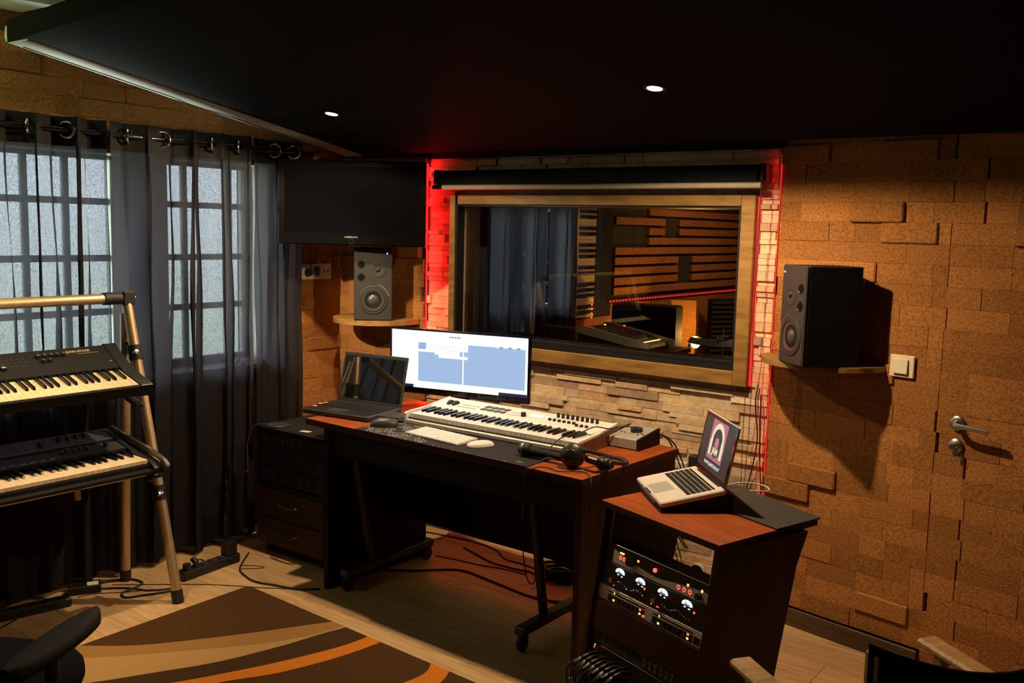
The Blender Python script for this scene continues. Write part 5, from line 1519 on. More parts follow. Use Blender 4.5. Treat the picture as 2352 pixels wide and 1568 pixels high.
    disc(u, 'gain_knob', 0.438, 0.018, 0.010, 0.012, 'rubber')
    disc(u, 'red_button', 0.246, 0.036, 0.0065, 0.004, 'led_red')
    for x in (0.085, 0.103): ring(u, x, 0.026, 0.0052, 'led_red')
    for x in (0.352, 0.376, 0.400): ring(u, x, 0.018, 0.0058, 'led_red')
    lite(u, 'indicator_light', 0.090, 0.042, 0.020, 0.005, 'led_orange')
    lite(u, 'indicator_light', 0.167, 0.040, 0.007, 0.007, 'led_orange')
    lite(u, 'indicator_light', 0.388, 0.036, 0.007, 0.007, 'led_orange')
    lite(u, 'indicator_light', 0.446, 0.036, 0.007, 0.008, 'led_orange')
    # unit 2: compressor / equaliser with lit meters
    u, Wd, H = unit('equalizer', 'black rack unit with four lit meters and rows of tiny sliders, second from the top', 'rack unit', 0.452, 0.528)
    obj('chassis', BODY(MB(), Wd, H), M['black_matt'], u)
    obj('face_plate', MB().box(0, Wd, 0, 0.006, 0.0, H, 0.0015), M['black_plastic'], u)
    for x in (0.093, 0.190, 0.292, 0.396):
        mm = MB(); N = 12
        arc = [(x - 0.021, 0.055)] + [(x - 0.021 * math.cos(PI * q / N), 0.058 + 0.013 * math.sin(PI * q / N)) for q in range(N + 1)] + [(x + 0.021, 0.055)]
        mm.prism(arc, -0.002, 0.0, 'y')
        m = obj('level_meter', mm, M['led_white'], u, None)
        obj('meter_needle', MB().add([(x - 0.0010, -0.0026, 0.0555), (x + 0.0010, -0.0026, 0.0555), (x - 0.0065, -0.0026, 0.068), (x - 0.0080, -0.0026, 0.0675), (x - 0.0010, -0.0020, 0.0555), (x + 0.0010, -0.0020, 0.0555), (x - 0.0065, -0.0020, 0.068), (x - 0.0080, -0.0020, 0.0675)], [(0, 1, 2, 3), (7, 6, 5, 4), (0, 4, 5, 1), (1, 5, 6, 2), (2, 6, 7, 3), (3, 7, 4, 0)]), M['rubber'], m, None)
        obj('meter_window', MB().box(x - 0.012, x + 0.012, -0.0024, -0.0016, 0.0560, 0.0590), M['grey_plastic'], m, None)
        lite(u, 'indicator_light', x - 0.008, 0.049, 0.008, 0.003, 'led_white')
        lite(u, 'indicator_light', x + 0.010, 0.047, 0.008, 0.003, 'led_white')
    for x in (0.212, 0.428): lite(u, 'indicator_light', x, 0.044, 0.006, 0.006, 'led_red')
    for g in (0.095, 0.300):
        for k in range(12):
            x = g + k * 0.0105
            obj('slider', MB().box(x - 0.0022, x + 0.0022, -0.005, 0.0, 0.020 + 0.006 * math.sin(k * 0.8 + g * 9), 0.025 + 0.006 * math.sin(k * 0.8 + g * 9), 0.0006), M['steel'], u)
            obj('slider_slot', MB().box(x - 0.0008, x + 0.0008, -0.0008, 0.0, 0.006, 0.040), M['rubber'], u, None)
    for x in (0.060, 0.262): disc(u, 'level_knob', x, 0.024, 0.008, 0.010, 'steel')
    for x in (0.072, 0.250, 0.275, 0.282): lite(u, 'indicator_light', x, 0.010, 0.004, 0.003, 'led_red')
    # unit 3: compressor with silver face
    u, Wd, H = unit('compressor', 'silver-edged rack compressor with green and red lamps, third from the top', 'rack unit', 0.404, 0.450)
    obj('chassis', BODY(MB(), Wd, H), M['black_matt'], u)
    obj('face_plate', MB().box(0, Wd, 0, 0.006, 0.0, H, 0.0015), M['alu'], u)
    for a, b_ in ((0.052, 0.225), (0.262, 0.435)):
        obj('inset_panel', MB().box(a, b_, -0.0012, 0.0, 0.004, 0.028, 0.0006), M['black_plastic'], u)
        obj('inset_slot', MB().box(a, b_, -0.0012, 0.0, 0.032, 0.038, 0.0006), M['black_plastic'], u)
        lite(u, 'indicator_light', a + 0.030, 0.0345, 0.005, 0.005, 'led_green')
        lite(u, 'indicator_light', a + 0.030, 0.012, 0.009, 0.006, 'led_green')
        lite(u, 'indicator_light', b_ - 0.018, 0.024, 0.009, 0.006, 'led_red')
        lite(u, 'indicator_light', b_ - 0.018, 0.012, 0.009, 0.006, 'led_green')
        if a < 0.1: lite(u, 'indicator_light', b_ - 0.002, 0.010, 0.009, 0.006, 'led_red')
        for k in range(5): disc(u, 'small_knob', a + 0.055 + k * 0.021, 0.016, 0.0055, 0.009, 'grey_plastic')
    obj('inset_panel', MB().box(0.440, 0.466, -0.0012, 0.0, 0.006, 0.028, 0.0006), M['black_plastic'], u)
    # blank wooden panel
    b = MB(); z0, z1 = 0.308, 0.402
    b.add([(0.021, yf(z0) + 0.006, z0), (W - 0.021, yf(z0) + 0.006, z0), (W - 0.021, yf(z1) + 0.006, z1), (0.021, yf(z1) + 0.006, z1), (0.021, yf(z0) + 0.020, z0), (W - 0.021, yf(z0) + 0.020, z0), (W - 0.021, yf(z1) + 0.020, z1), (0.021, yf(z1) + 0.020, z1)],
          [(0, 1, 2, 3), (7, 6, 5, 4), (0, 4, 5, 1), (1, 5, 6, 2), (2, 6, 7, 3), (3, 7, 4, 0)])
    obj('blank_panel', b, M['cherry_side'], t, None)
    # unit 4: patch panel
    u, Wd, H = unit('rack_patchbay', 'grey patch panel with round sockets and pale jacks below the wooden blank', 'rack unit', 0.262, 0.306)
    obj('chassis', BODY(MB(), Wd, H, 0.08), M['black_matt'], u)
    obj('face_plate', MB().box(0, Wd, 0, 0.004, 0, H, 0.001), M['grey_plastic'], u)
    for k in range(8):
        disc(u, 'round_socket', 0.040 + k * 0.0265, 0.026, 0.0105, 0.0022, 'rubber')
    for k in range(6):
        for r in range(2):
            disc(u, 'jack', 0.262 + k * 0.0245, 0.014 + r * 0.016, 0.0052, 0.004, 'steel')
            disc(u, 'jack_hole', 0.262 + k * 0.0245, 0.014 + r * 0.016, 0.0028, 0.0045, 'rubber')
    # unit 5: interface with cables
    u, Wd, H = unit('stage_box', 'black rack unit full of plugged cables at the rack bottom', 'rack unit', 0.200, 0.258)
    obj('chassis', BODY(MB(), Wd, H, 0.10), M['black_matt'], u)
    obj('face_plate', MB().box(0, Wd, 0, 0.004, 0, H, 0.001), M['black_plastic'], u)
    lite(u, 'indicator_light', 0.024, 0.044, 0.005, 0.005, 'led_red'); lite(u, 'indicator_light', 0.026, 0.052, 0.004, 0.003, 'led_green')
    M0 = u.matrix_world
    groups = [0.045, 0.067, 0.090, 0.112, 0.135, 0.157, 0.180, 0.202]
    for k, x in enumerate(groups):
        pl = MB().tube([(x, 0.0, 0.030 - 0.006 * (k % 2)), (x - 0.002, -0.030, 0.030), (x - 0.008, -0.055, 0.020)], [0.0075, 0.0065, 0.0045], 10)
        q = thing('patch_cable', ('leftmost of eight black patch cables at the rack bottom', 'second patch cable from the left at the rack bottom', 'third patch cable from the left at the rack bottom', 'fourth patch cable from the left at the rack bottom', 'fourth patch cable from the right at the rack bottom', 'third patch cable from the right at the rack bottom', 'second patch cable from the right at the rack bottom', 'rightmost of eight black patch cables at the rack bottom')[k], 'cable', (0, 0, 0), (0, 0, 0), 'patch cables in the rack')
        q.matrix_world = M0.copy()
        obj('plug', pl, M['grey_plastic'], q)
        s = 0.006 if k % 2 else -0.004
        a = Vector((x - 0.008, -0.055, 0.020)); e_ = Vector((x - 0.030 + s, -0.085, -0.012 - 0.004 * (k % 3)))
        obj('white_band', MB().tube([a + (e_ - a) * 0.15, a + (e_ - a) * 0.62], 0.0042, 8), M['white_plastic'], q)
        path = catmull([tuple(a), tuple(e_), (x - 0.042, -0.082, -0.060), (x - 0.040, -0.040, -0.120), (x - 0.02, 0.02, -0.165)], 5)
        obj('cord', MB().tube(path, 0.0030, 6), M['rubber'], q)
        if k % 3 == 1:
            p1, p2 = Vector((x - 0.043, -0.083, -0.052)), Vector((x - 0.043, -0.068, -0.085))
            obj('tag_band', MB().tube([p1, p2], 0.0052, 8), M['alu'], q)
    rt = lambda x, y, z: Matrix.Translation(RORG) @ Matrix.Rotation(RANG, 4, 'Z') @ Matrix.Translation((x, y, z))
    m = thing('foam_mat', 'dark grey mat lying over the back right part of the rack top', 'mat')
    m.matrix_world = rt(0, 0, 0.7203)
    obj('mat_sheet', MB().prism([(0.10, 0.275), (0.25, 0.262), (0.515, 0.250), (0.505, 0.462), (0.10, 0.520)], 0, 0.005, 'z'), M['grey_mat'], m)
M['grey_mat'] = mat('grey_foam_mat', (0.062, 0.056, 0.050), 0.9, spec=0.15, noise=200, col2=(0.048, 0.044, 0.040))
build_rack()


def build_silver_laptop():
    AZ = math.atan2(-0.73, 0.684)
    W, D = 0.310, 0.216
    tilt = math.atan2(0.042, 0.212)
    s = thing('laptop_stand', 'black wedge stand holding the silver laptop on the rack top', 'laptop stand', (-1.555, 2.865, 0.7256), (0, 0, AZ))
    st = MB(); st.prism([(0.0, 0.0), (0.0, 0.010), (0.222, 0.053), (0.235, 0.045), (0.235, 0.0)], 0.004, W - 0.004, 'x')
    obj('wedge', st, M['black_matt'], s)
    obj('front_lip', MB().box(0.06, W - 0.06, -0.004, 0.004, 0.0, 0.013, 0.002), M['rubber'], s)
    t = thing('laptop', 'open silver laptop showing a pink headphone logo on the rack top', 'laptop', (-1.555, 2.865, 0.7370), (tilt, 0, AZ))
    obj('base', MB().box(0, W, 0, D, -0.002, 0.0155, 0.004), M['alu'], t)
    obj('keyboard_well', MB().box(0.022, W - 0.022, 0.090, 0.193, 0.0153, 0.0158, 0.0002), M['black_plastic'], t, None)
    obj('trackpad', MB().box(0.103, 0.207, 0.010, 0.080, 0.0152, 0.0159, 0.0003), M['trackpad'], t)
    obj('hinge_bar', MB().box(0.040, W - 0.040, D - 0.014, D + 0.002, 0.006, 0.0162, 0.002), M['black_plastic'], t)
    obj('thumb_notch', MB().box(W / 2 - 0.030, W / 2 + 0.030, -0.0006, 0.004, 0.011, 0.0158, 0.0005), M['grey_plastic'], t)
    pw, pd = 0.0190, 0.0170
    kk = MB().box(0, pw - 0.0022, 0, pd - 0.0032, 0, 0.0015, 0.0006).mesh('key', M['black_plastic'])
    kf = MB().box(0, pw - 0.0022, 0, 0.0085, 0, 0.0015, 0.0006).mesh('key', M['black_plastic'])
    ks = MB().box(0, pw * 5 - 0.0022, 0, pd - 0.0032, 0, 0.0015, 0.0006).mesh('key', M['black_plastic'])
    bpy.data.objects.remove([o for o in t.children if o.name.startswith('keyboard_well')][0])
    dk = MB()
    for r in range(5):
        dk.box(0.0225, W - 0.0225, 0.0955 + r * pd - 0.0008, 0.0955 + (r + 1) * pd - 0.0026, 0.0150, 0.0158)
    obj('key_rows', dk, M['black_matt'], t, None)
    for r in range(6):
        c = 0; y = 0.0955 + r * pd
        while c < 14:
            if r == 0 and c == 4: link('key', ks, t, (0.0225 + c * pw, y, 0.0153)); c += 5
            elif r == 5: link('key', kf, t, (0.0225 + c * pw, y, 0.0153)); c += 1
            elif r == 0 and c in (11, 13): link('key', kf, t, (0.0225 + c * pw, y, 0.0153)); c += 1
            else: link('key', kk, t, (0.0225 + c * pw, y, 0.0153)); c += 1
    LH = 0.205
    lid = obj('lid', MB().box(0, W, 0.0006, 0.007, 0, LH, 0.0028), M['alu'], t, loc=(0, D - 0.006, 0.014), rot=(-tilt - R(11), 0, 0))
    obj('bezel', MB().box(0.002, W - 0.002, -0.0004, 0.0010, 0.002, LH - 0.002, 0.0003), M['black_gloss'], lid, None)
    names = ['bg', 'pink', 'cream', 'dark', 'disc', 'txt']
    cols = {'bg': ((0.016, 0.012, 0.010), 1.0), 'pink': ((0.52, 0.15, 0.22), 0.80), 'cream': ((0.95, 0.82, 0.55), 0.85), 'dark': ((0.05, 0.03, 0.03), 1.0), 'disc': ((0.60, 0.19, 0.33), 0.85), 'txt': ((0.75, 0.74, 0.70), 0.8)}
    em = {k: emis('laptop_screen_' + k, *v) for k, v in cols.items()}
    mats = [em[k] for k in names]
    mb = MB()
    sx0, sx1, sz0, sz1 = 0.016, W - 0.016, 0.020, LH - 0.014
    w_, h_ = sx1 - sx0, sz1 - sz0
    lay = [0]
    def poly(pts, c):
        lay[0] += 1
        mb.m = names.index(c)
        mb.add([(sx0 + u * w_, -0.0006 - 0.00006 * lay[0], sz0 + v * h_) for u, v in pts], [tuple(range(len(pts)))])
    A = w_ / h_
    def el(cu, cv, r, a0=0, a1=360, n=40): return [(cu + r / A * math.cos(R(a0 + (a1 - a0) * k / n)), cv + r * math.sin(R(a0 + (a1 - a0) * k / n))) for k in range(n + 1)]
    poly([(0, 0), (1, 0), (1, 1), (0, 1)], 'bg')
    poly([(0.24, 0.22), (0.76, 0.22), (0.76, 1.0), (0.24, 1.0)], 'pink')
    cu, cv = 0.50, 0.60
    poly([(cu - 0.345 / A, 0.35)] + [(cu + 0.345 / A, 0.35)] + el(cu, 0.62, 0.345, 0, 180), 'cream')
    poly([(cu - 0.255 / A, 0.33)] + [(cu + 0.255 / A, 0.33)] + el(cu, 0.60, 0.255, 0, 180), 'bg')
    poly(el(cu, 0.45, 0.17)[:-1], 'dark')
    poly([(cu - 0.37 / A, 0.30), (cu - 0.24 / A, 0.30), (cu - 0.24 / A, 0.64), (cu - 0.37 / A, 0.60)], 'cream')
    poly([(cu + 0.24 / A, 0.30), (cu + 0.37 / A, 0.30), (cu + 0.37 / A, 0.60), (cu + 0.24 / A, 0.64)], 'cream')
    poly(el(cu, 0.575, 0.105)[:-1], 'disc')
    obj('screen_image', mb, mats, lid, None)
    link('logo_lettering', text_mesh('JAM', 0.031, em['cream'], 0.0001, bold=0.0012), lid, (sx0 + cu * w_, -0.0022, sz0 + 0.405 * h_), (R(90), 0, 0))
    link('address_lettering', text_mesh('WWW.JAMSTUDIO.PT', 0.0150, em['txt'], 0.0001, bold=0.0006), lid, (sx0 + 0.5 * w_, -0.0022, sz0 + 0.13 * h_), (R(90), 0, 0))
    # sockets and adapters on the stone behind
    q = thing('power_adapter', 'black power adapter on the stone wall behind the silver laptop', 'adapter', (-1.778, 3.772, 0.575))
    obj('adapter_body', MB().box(0, 0.062, -0.045, 0, 0, 0.065, 0.004), M['rubber'], q)
    q = thing('cable_adapter', 'small silver plug box left of the black power adapter on the stone', 'adapter', (-1.865, 3.772, 0.568))
    obj('adapter_body', MB().box(0, 0.072, -0.028, 0, 0, 0.030, 0.003), M['alu'], q)
    obj('plug_end', MB().tube([(0, -0.014, 0.014), (-0.018, -0.014, 0.012)], 0.009, 10), M['chrome'], q)
    for i, P in enumerate(([(-1.90, 3.745, 0.575), (-1.93, 3.74, 0.60), (-1.97, 3.74, 0.66), (-2.02, 3.745, 0.63)], [(-1.76, 3.74, 0.575), (-1.81, 3.73, 0.545), (-1.86, 3.735, 0.565), (-1.90, 3.73, 0.53), (-1.955, 3.73, 0.50), (-1.93, 3.725, 0.42)])):
        c = MB().tube(catmull(P, 6), 0.0028, 6)
        tag(obj('adapter_cable', c, M['rubber']), ('short cable curving left of the silver plug box on the stone', 'cable sagging below the silver plug box on the stone')[i], 'cable')
    c = MB().tube(catmull([(-1.300, 3.04, 0.735), (-1.26, 3.10, 0.740), (-1.20, 3.13, 0.733), (-1.17, 3.09, 0.729), (-1.22, 3.05, 0.729)], 6), 0.0022, 6)
    tag(obj('charging_cable', c, M['white_plastic']), 'thin white cable looping on the dark mat behind the silver laptop', 'cable')
    q = thing('cable_port', 'round black cable port in the stone wall seen through the rack', 'grommet', (-1.727, 3.775, 0.118))
    RX = Matrix.Rotation(R(90), 4, 'X')
    obj('port_rim', MB().lathe([(0.031, -0.01), (0.031, 0.018), (0.035, 0.018), (0.035, -0.01)], 28, RX), M['cream'], q)
    obj('port_hole', MB().lathe([(0, 0.0), (0.0315, 0.0), (0.0315, 0.012), (0, 0.012)], 28, RX), M['black_fabric'], q)
    c = MB().tube(catmull([(-1.85, 3.74, 0.36), (-1.82, 3.73, 0.26), (-1.79, 3.735, 0.16), (-1.78, 3.74, 0.09)], 6), 0.0028, 6)
    tag(obj('hanging_cable', c, M['rubber']), 'thin cable hanging beside the round cable port on the stone', 'cable')
build_silver_laptop()

# ------------------------------------------------------------ rug
def build_rug():
    t = thing('rug', 'brown rug with cream tan and orange curved stripes on the floor', 'rug', (0, 0, 0))
    c = [(-3.292, 1.20), (-3.306, 2.535), (-3.302, 2.562), (-3.285, 2.577), (-3.26, 2.578), (-0.9, 2.455), (-0.95, 0.6), (-3.2, 0.6)]
    obj('rug_pile', MB().prism(c, 0.0, 0.010, 'z'), M['rug_brown'], t, None)
    def smooth(P, n=6): return [(p.x, p.y) for p in catmull([(x, y, 0) for x, y in P], n)]
    B1 = smooth([(-3.296, 1.795), (-3.184, 1.884), (-3.099, 1.974), (-2.982, 2.141), (-2.877, 2.305), (-2.792, 2.451), (-2.735, 2.548)])
    B2 = smooth([(-3.292, 1.670), (-3.167, 1.771), (-3.075, 1.87), (-2.903, 2.083), (-2.79, 2.234), (-2.711, 2.38), (-2.664, 2.545)])
    B3 = smooth([(-3.29, 1.33), (-3.13, 1.50), (-2.993, 1.663), (-2.893, 1.841), (-2.789, 2.037), (-2.719, 2.259), (-2.681, 2.442), (-2.652, 2.544)])
    B4 = smooth([(-3.08, 1.35), (-2.92, 1.60), (-2.776, 1.841), (-2.694, 2.004), (-2.613, 2.191), (-2.543, 2.404), (-2.525, 2.537)])
    B5 = smooth([(-2.95, 1.35), (-2.80, 1.62), (-2.656, 1.939), (-2.553, 2.12), (-2.481, 2.345), (-2.452, 2.533)])
    B6a = smooth([(-2.185, 2.519), (-2.150, 2.42), (-2.20, 2.20), (-2.32, 1.90), (-2.50, 1.60)])
    B6b = smooth([(-2.092, 2.514), (-2.060, 2.40), (-2.10, 2.18), (-2.22, 1.86), (-2.38, 1.55)])
    def stripe(a, b, m, z):
        n = min(len(a), len(b))
        ra = [a[int(i * (len(a) - 1) / 24)] for i in range(25)]; rb = [b[int(i * (len(b) - 1) / 24)] for i in range(25)]
        vs = [(x, y, z) for x, y in ra] + [(x, y, z) for x, y in rb] + [(x, y, 0.004) for x, y in ra] + [(x, y, 0.004) for x, y in rb]
        fs = []
        for i in range(24):
            fs += [(i, i + 1, 25 + i + 1, 25 + i), (i, 50 + i, 51 + i, i + 1), (25 + i, 26 + i, 76 + i, 75 + i)]
        fs += [(0, 25, 75, 50), (24, 74, 99, 49)]
        obj('rug_stripe', MB().add(vs, fs), M[m], t, None)
    stripe(B1, B2, 'rug_tan', 0.0125); stripe(B2, B3, 'rug_cream', 0.013)
    stripe(B3, B4, 'rug_dark', 0.012); stripe(B4, B5, 'rug_orange', 0.013); stripe(B6a, B6b, 'rug_orange', 0.013)
build_rug()

# ------------------------------------------------------------ chairs
def build_directors_chair():
    tip1, tip2 = Vector((-0.818, 2.040)), Vector((-0.503, 2.447))
    a = (tip2 - tip1).normalized(); b = Vector((a.y, -a.x))
    mid = (tip1 + tip2) / 2
    ang = math.atan2(a.y, a.x)     # local x across (tip1 -> tip2), local y = forward (towards the tips)
    W = (tip2 - tip1).length
    t = thing('directors_chair', 'wooden armchair with black canvas back in the lower right corner', 'chair', (mid.x, mid.y, 0), (0, 0, ang))
    for s in (-1, 1):
        x = s * W / 2
        ar = MB(); ar.box(x - 0.029, x + 0.029, -0.50, 0.0, 0.598, 0.620, 0.007)
        obj('armrest', ar, M['arm_wood'], t)
        obj('arm_post', MB().box(x - 0.012, x + 0.012, -0.075, -0.045, 0.42, 0.598, 0.003), M['arm_wood'], t)
        obj('back_post', MB().box(x - 0.012, x + 0.012, -0.49, -0.46, 0.42, 0.845, 0.003), M['arm_wood'], t)
        obj('seat_rail', MB().box(x - 0.014, x + 0.014, -0.49, -0.02, 0.405, 0.435, 0.004), M['arm_wood'], t)
        obj('floor_rail', MB().box(x - 0.014, x + 0.014, -0.50, 0.0, 0.0, 0.030, 0.004), M['arm_wood'], t)
        for y in (-0.07, -0.45):
            o = MB(); o.tube([(-x, y, 0.03), (x, y, 0.405)], 0.013, 8)
            obj('cross_leg', o, M['arm_wood'], t)
    st = MB(); n = 12
    vs = []
    for j in range(2):
        for i in range(n + 1):
            u = i / n; vs.append(((u - 0.5) * W, -0.47 + j * 0.43, 0.436 - 0.045 * math.sin(PI * u)))
    vs += [(x, y, z - 0.006) for x, y, z in vs]
    k = 2 * (n + 1); fs = []
    for i in range(n):
        fs += [(i, i + 1, n + 2 + i, n + 1 + i), (k + i, k + n + 1 + i, k + n + 2 + i, k + i + 1), (i, k + i, k + i + 1, i + 1), (n + 1 + i, n + 2 + i, k + n + 2 + i, k + n + 1 + i)]
    st.add(vs, fs)
    obj('seat_canvas', st, M['canvas'], t, 60)
    bk = MB(); vs = []
    NZ = 6
    for j in range(NZ + 1):
        v = j / NZ
        for i in range(n + 1):
            u = i / n
            top = 0.865 - 0.060 * math.sin(PI * u) ** 0.9
            vs.append(((u - 0.5) * (W + 0.035), -0.478 - 0.050 * math.sin(PI * u) , 0.61 + (top - 0.61) * v))
    m_ = len(vs); vs += [(x, y - 0.008, z) for x, y, z in vs]
    fs = []
    for j in range(NZ):
        for i in range(n):
            q = j * (n + 1) + i
            fs += [(q, q + 1, q + n + 2, q + n + 1), (m_ + q, m_ + q + n + 1, m_ + q + n + 2, m_ + q + 1)]
    for i in range(n):
        fs += [(i, m_ + i, m_ + i + 1, i + 1), (NZ * (n + 1) + i, NZ * (n + 1) + i + 1, m_ + NZ * (n + 1) + i + 1, m_ + NZ * (n + 1) + i)]
    for j in range(NZ):
        q = j * (n + 1); fs += [(q, q + n + 1, m_ + q + n + 1, m_ + q), (q + n, m_ + q + n, m_ + q + 2 * n + 1, q + 2 * n + 1)]
    bk.add(vs, fs)
    obj('back_canvas', bk, M['canvas'], t, 60)
build_directors_chair()

def build_office_chair():
    t = thing('office_chair', 'black office chair with padded arm in the lower left corner', 'chair', (-2.35, 0.99, 0.0135), (0, 0, R(27)))
    pad = MB()
    N, K = 16, 14
    vs = []
    for i in range(N + 1):
        u = i / N; y = -0.16 + 0.345 * u
        wv = 0.047 * (max(0.02, math.sin(PI * min(max(u, 0.001), 0.999))) ** 0.35)
        for k in range(K):
            a = 2 * PI * k / K
            vs.append((0.235 + wv * math.cos(a) * (abs(math.cos(a)) ** -0.3 if abs(math.cos(a)) > 0.1 else 1), y, 0.572 + 0.024 * math.sin(a) + 0.008 * u))
    fs = [(i * K + k, i * K + (k + 1) % K, (i + 1) * K + (k + 1) % K, (i + 1) * K + k) for i in range(N) for k in range(K)]
    fs += [tuple(range(K))[::-1], tuple(N * K + k for k in range(K))]
    pad.add(vs, fs)
    obj('arm_pad', pad, M['black_matt'], t, 60)
    p2 = obj('arm_pad', pad, M['black_matt'], t, 60); p2.location = (-0.47, 0, 0)
    for s in (0.235, -0.235):
        obj('arm_support', MB().tube(catmull([(s, 0.0, 0.556), (s, 0.0, 0.48), (s * 0.9, 0.0, 0.40), (s * 0.4, 0, 0.385)], 5), 0.016, 10), M['black_plastic'], t)
    seat = MB(); vs = []
    N, K = 8, 32
    for i in range(N + 1):
        v = i / N
        r = 0.235 * (1 - (2 * v - 1) ** 4 * 0.12)
        z = 0.40 + 0.075 * v - 0.006 * (1 if i == N else 0)
        for k in range(K):
            a = 2 * PI * k / K
            ex = 0.72
            cx_ = math.copysign(abs(math.cos(a)) ** ex, math.cos(a)); sy_ = math.copysign(abs(math.sin(a)) ** ex, math.sin(a))
            vs.append((r * cx_, 0.02 + r * sy_, z))
    fs = [(i * K + k, i * K + (k + 1) % K, (i + 1) * K + (k + 1) % K, (i + 1) * K + k) for i in range(N) for k in range(K)]
    fs += [tuple(range(K))[::-1], tuple(N * K + k for k in range(K))]
    seat.add(vs, fs)
    obj('seat', seat, M['canvas'], t, 50)
    bk = MB(); bk.prism([(-0.20, 0.56), (-0.21, 1.0), (-0.17, 1.06), (0.17, 1.06), (0.21, 1.0), (0.20, 0.56)], -0.30, -0.25, 'y')
    obj('backrest', bk, M['canvas'], t)
    obj('back_bar', MB().tube([(0, -0.05, 0.40), (0, -0.30, 0.42), (0, -0.305, 0.70)], 0.018, 8), M['black_plastic'], t)
    obj('gas_lift', MB().tube([(0, 0, 0.07), (0, 0, 0.40)], 0.025, 14), M['black_plastic'], t)
    for k in range(5):
        a = 2 * PI * k / 5 + 0.3
        obj('base_arm', MB().tube([(0, 0, 0.095), (0.27 * math.cos(a), 0.27 * math.sin(a), 0.065)], [0.026, 0.016], 8), M['black_plastic'], t)
        obj('caster', MB().lathe([(0, -0.016), (0.027, -0.016), (0.030, -0.01), (0.030, 0.01), (0.027, 0.016), (0, 0.016)], 16, Matrix.Translation((0.27 * math.cos(a), 0.27 * math.sin(a), 0.0305)) @ Matrix.Rotation(a + 0.6, 4, 'Z') @ Matrix.Rotation(R(90), 4, 'Y')), M['rubber'], t)
build_office_chair()

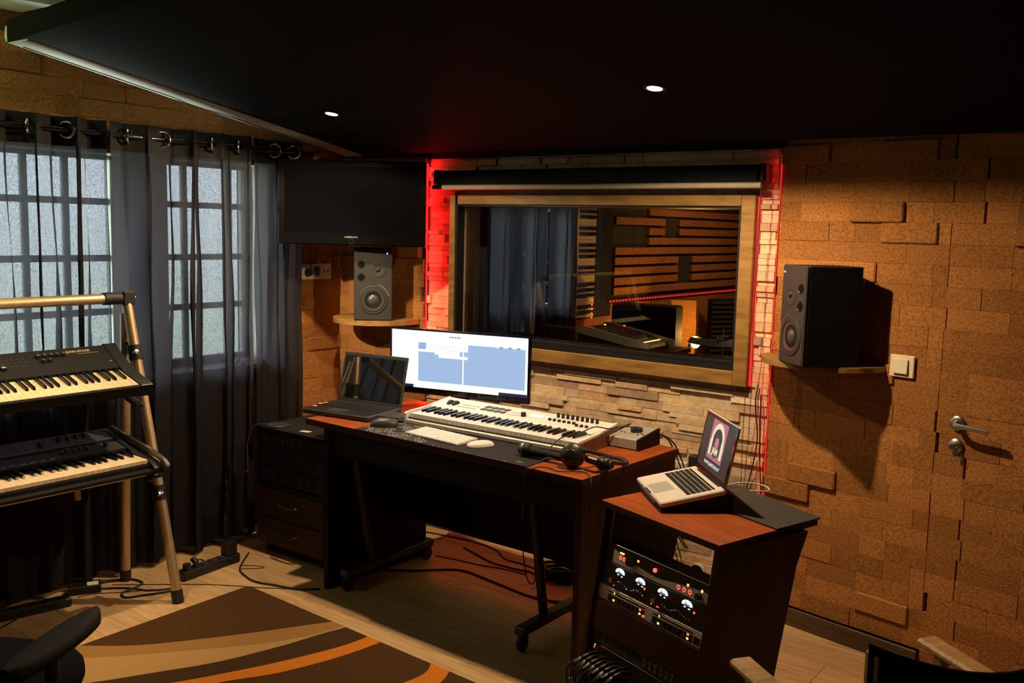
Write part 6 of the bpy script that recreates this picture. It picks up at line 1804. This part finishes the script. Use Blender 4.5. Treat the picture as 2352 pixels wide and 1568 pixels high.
# ------------------------------------------------------------ power strips and floor cables
def build_floor_clutter():
    a = Vector((-3.600, 2.440)); b = Vector((-3.630, 2.765)); ang = math.atan2(b.y - a.y, b.x - a.x); L = (b - a).length
    t = thing('power_strip', 'black power strip with a bulky adapter on the floor near the curtains', 'power strip', (a.x, a.y, 0), (0, 0, ang))
    obj('strip_body', MB().box(0, L, -0.028, 0.028, 0, 0.042, 0.005), M['black_plastic'], t)
    for k in range(5):
        obj('socket', MB().lathe([(0.0, 0.042), (0.019, 0.042), (0.019, 0.0435), (0.0, 0.0435)], 18, Matrix.Translation((0.04 + k * 0.05, 0, 0))), M['grey_plastic'], t)
    obj('adapter', MB().box(L - 0.075, L - 0.012, -0.022, 0.026, 0.043, 0.105, 0.004), M['black_plastic'], t)
    obj('plug', MB().tube([(0.035, 0, 0.043), (0.035, 0, 0.068)], 0.018, 12), M['rubber'], t)
    obj('plug', MB().tube([(0.085, 0, 0.043), (0.085, 0, 0.062), (0.085, 0.02, 0.075)], 0.014, 12), M['rubber'], t)
    t = thing('power_adapter', 'black adapter brick with a pale label on the floor at the far left', 'adapter', (-3.80, 2.03, 0), (0, 0, R(62)))
    obj('adapter_body', MB().box(0, 0.13, 0, 0.06, 0, 0.035, 0.004), M['black_plastic'], t)
    obj('pale_label', MB().box(0.075, 0.120, 0.008, 0.052, 0.0348, 0.0356), M['plug_white'], t, None)
    t = thing('power_strip', 'black power strip lying on the floor in front of the labelled adapter brick', 'power strip', (-3.78, 1.70, 0), (0, 0, R(78)))
    obj('strip_body', MB().box(0, 0.30, -0.028, 0.028, 0, 0.038, 0.005), M['black_plastic'], t)
    for k in range(4):
        obj('socket', MB().lathe([(0.0, 0.038), (0.019, 0.038), (0.019, 0.0395), (0.0, 0.0395)], 18, Matrix.Translation((0.05 + k * 0.06, 0, 0))), M['grey_plastic'], t)
    F = 0.0042
    runs = [
        ('black cable on the floor from the desk leg to the keyboard stand', [(-3.05, 2.765), (-3.12, 2.70), (-3.215, 2.672), (-3.33, 2.64), (-3.42, 2.655), (-3.52, 2.70), (-3.66, 2.86)], 0.0042),
        ('black cable making an S bend beside the stand foot', [(-3.575, 2.40), (-3.52, 2.345), (-3.565, 2.24), (-3.60, 2.175), (-3.655, 2.19), (-3.67, 2.26), (-3.70, 2.315), (-3.78, 2.30), (-3.83, 2.21), (-3.84, 2.12)], 0.0045),
        ('black cable running from the power strip along the S bend to the adapter brick', [(-3.585, 2.42), (-3.545, 2.36), (-3.60, 2.28), (-3.68, 2.245), (-3.75, 2.185), (-3.80, 2.10), (-3.83, 2.02)], 0.004),
        ('thin brown cable lying straight across the floor at the left', [(-3.08, 2.74), (-3.25, 2.62), (-3.45, 2.50), (-3.62, 2.36), (-3.78, 2.22)], 0.0018),
        ('thin dark cable curving behind the rug corner', [(-3.60, 2.30), (-3.66, 2.21), (-3.74, 2.12), (-3.76, 2.05)], 0.0018),
        ('short black cable leaving the power strip towards the curtains', [(-3.635, 2.60), (-3.70, 2.63), (-3.75, 2.66), (-3.78, 2.62)], 0.003),
        ('long black cable under the desk running from left to right', [(-3.02, 3.10), (-2.889, 3.196), (-2.742, 3.336), (-2.60, 3.335), (-2.469, 3.315), (-2.28, 3.29), (-2.133, 3.304), (-1.95, 3.22)], 0.0045),
        ('black cable under the desk close to the skirting board', [(-3.30, 3.62), (-3.233, 3.655), (-3.05, 3.69), (-2.90, 3.70), (-2.768, 3.672), (-2.66, 3.60), (-2.56, 3.60), (-2.444, 3.588), (-2.30, 3.62)], 0.0035),
        ('black cable dropping from the desk back and joining the bundle', [(-2.92, 3.60), (-2.80, 3.56), (-2.68, 3.52), (-2.56, 3.52), (-2.44, 3.53), (-2.33, 3.42), (-2.20, 3.30)], 0.004),
        ('thin black cable under the desk from the stand foot to the bundle', [(-2.95, 3.42), (-2.84, 3.44), (-2.70, 3.46), (-2.58, 3.49), (-2.46, 3.50)], 0.0025),
        ('thin cable at the front right under the desk', [(-2.35, 3.30), (-2.22, 3.31), (-2.08, 3.36), (-1.95, 3.36)], 0.0025),
        ('thin red loop of cord beside the power strip', [(-3.52, 2.70), (-3.47, 2.75), (-3.45, 2.78), (-3.47, 2.785), (-3.53, 2.75), (-3.55, 2.72)], 0.0016),
        ('black cable at the far lower left behind the office chair', [(-3.84, 1.95), (-3.78, 1.85), (-3.70, 1.72), (-3.66, 1.55)], 0.0035),
    ]
    for lab, P, r in runs:
        zz = r + 0.0004
        c = MB().tube(catmull([(x, y, zz) for x, y in P], 7), r, 7)
        tag(obj('floor_cable', c, M['rubber']), lab, 'cable')
    c = MB().tube(catmull([(-3.10, 3.70, 0.22), (-3.06, 3.69, 0.12), (-3.07, 3.66, 0.03), (-3.11, 3.60, 0.004), (-3.17, 3.54, 0.004)], 7), 0.0028, 7)
    tag(obj('network_cable', c, mat('yellow_cord', (0.62, 0.36, 0.07), 0.5, noise=30, col2=(0.55, 0.32, 0.06))), 'yellow network cable under the desk near the skirting board', 'cable')
    t = thing('cable_coil', 'coiled black cable lying under the desk by the stone wall', 'cable', (-2.315, 3.56, 0))
    for k, (r, z, dx) in enumerate(((0.085, 0.008, 0), (0.080, 0.020, 0.01), (0.088, 0.032, -0.004), (0.078, 0.044, 0.008), (0.083, 0.056, 0.0))):
        obj('cable_loop', MB().tube([(dx + r * math.cos(a), r * 0.85 * math.sin(a), z + 0.004 * math.sin(3 * a + k)) for a in [2 * PI * i / 28 for i in range(28)]], 0.0075, 8, closed=True), M['rubber'], t)
build_floor_clutter()
bpy.context.view_layer.update()
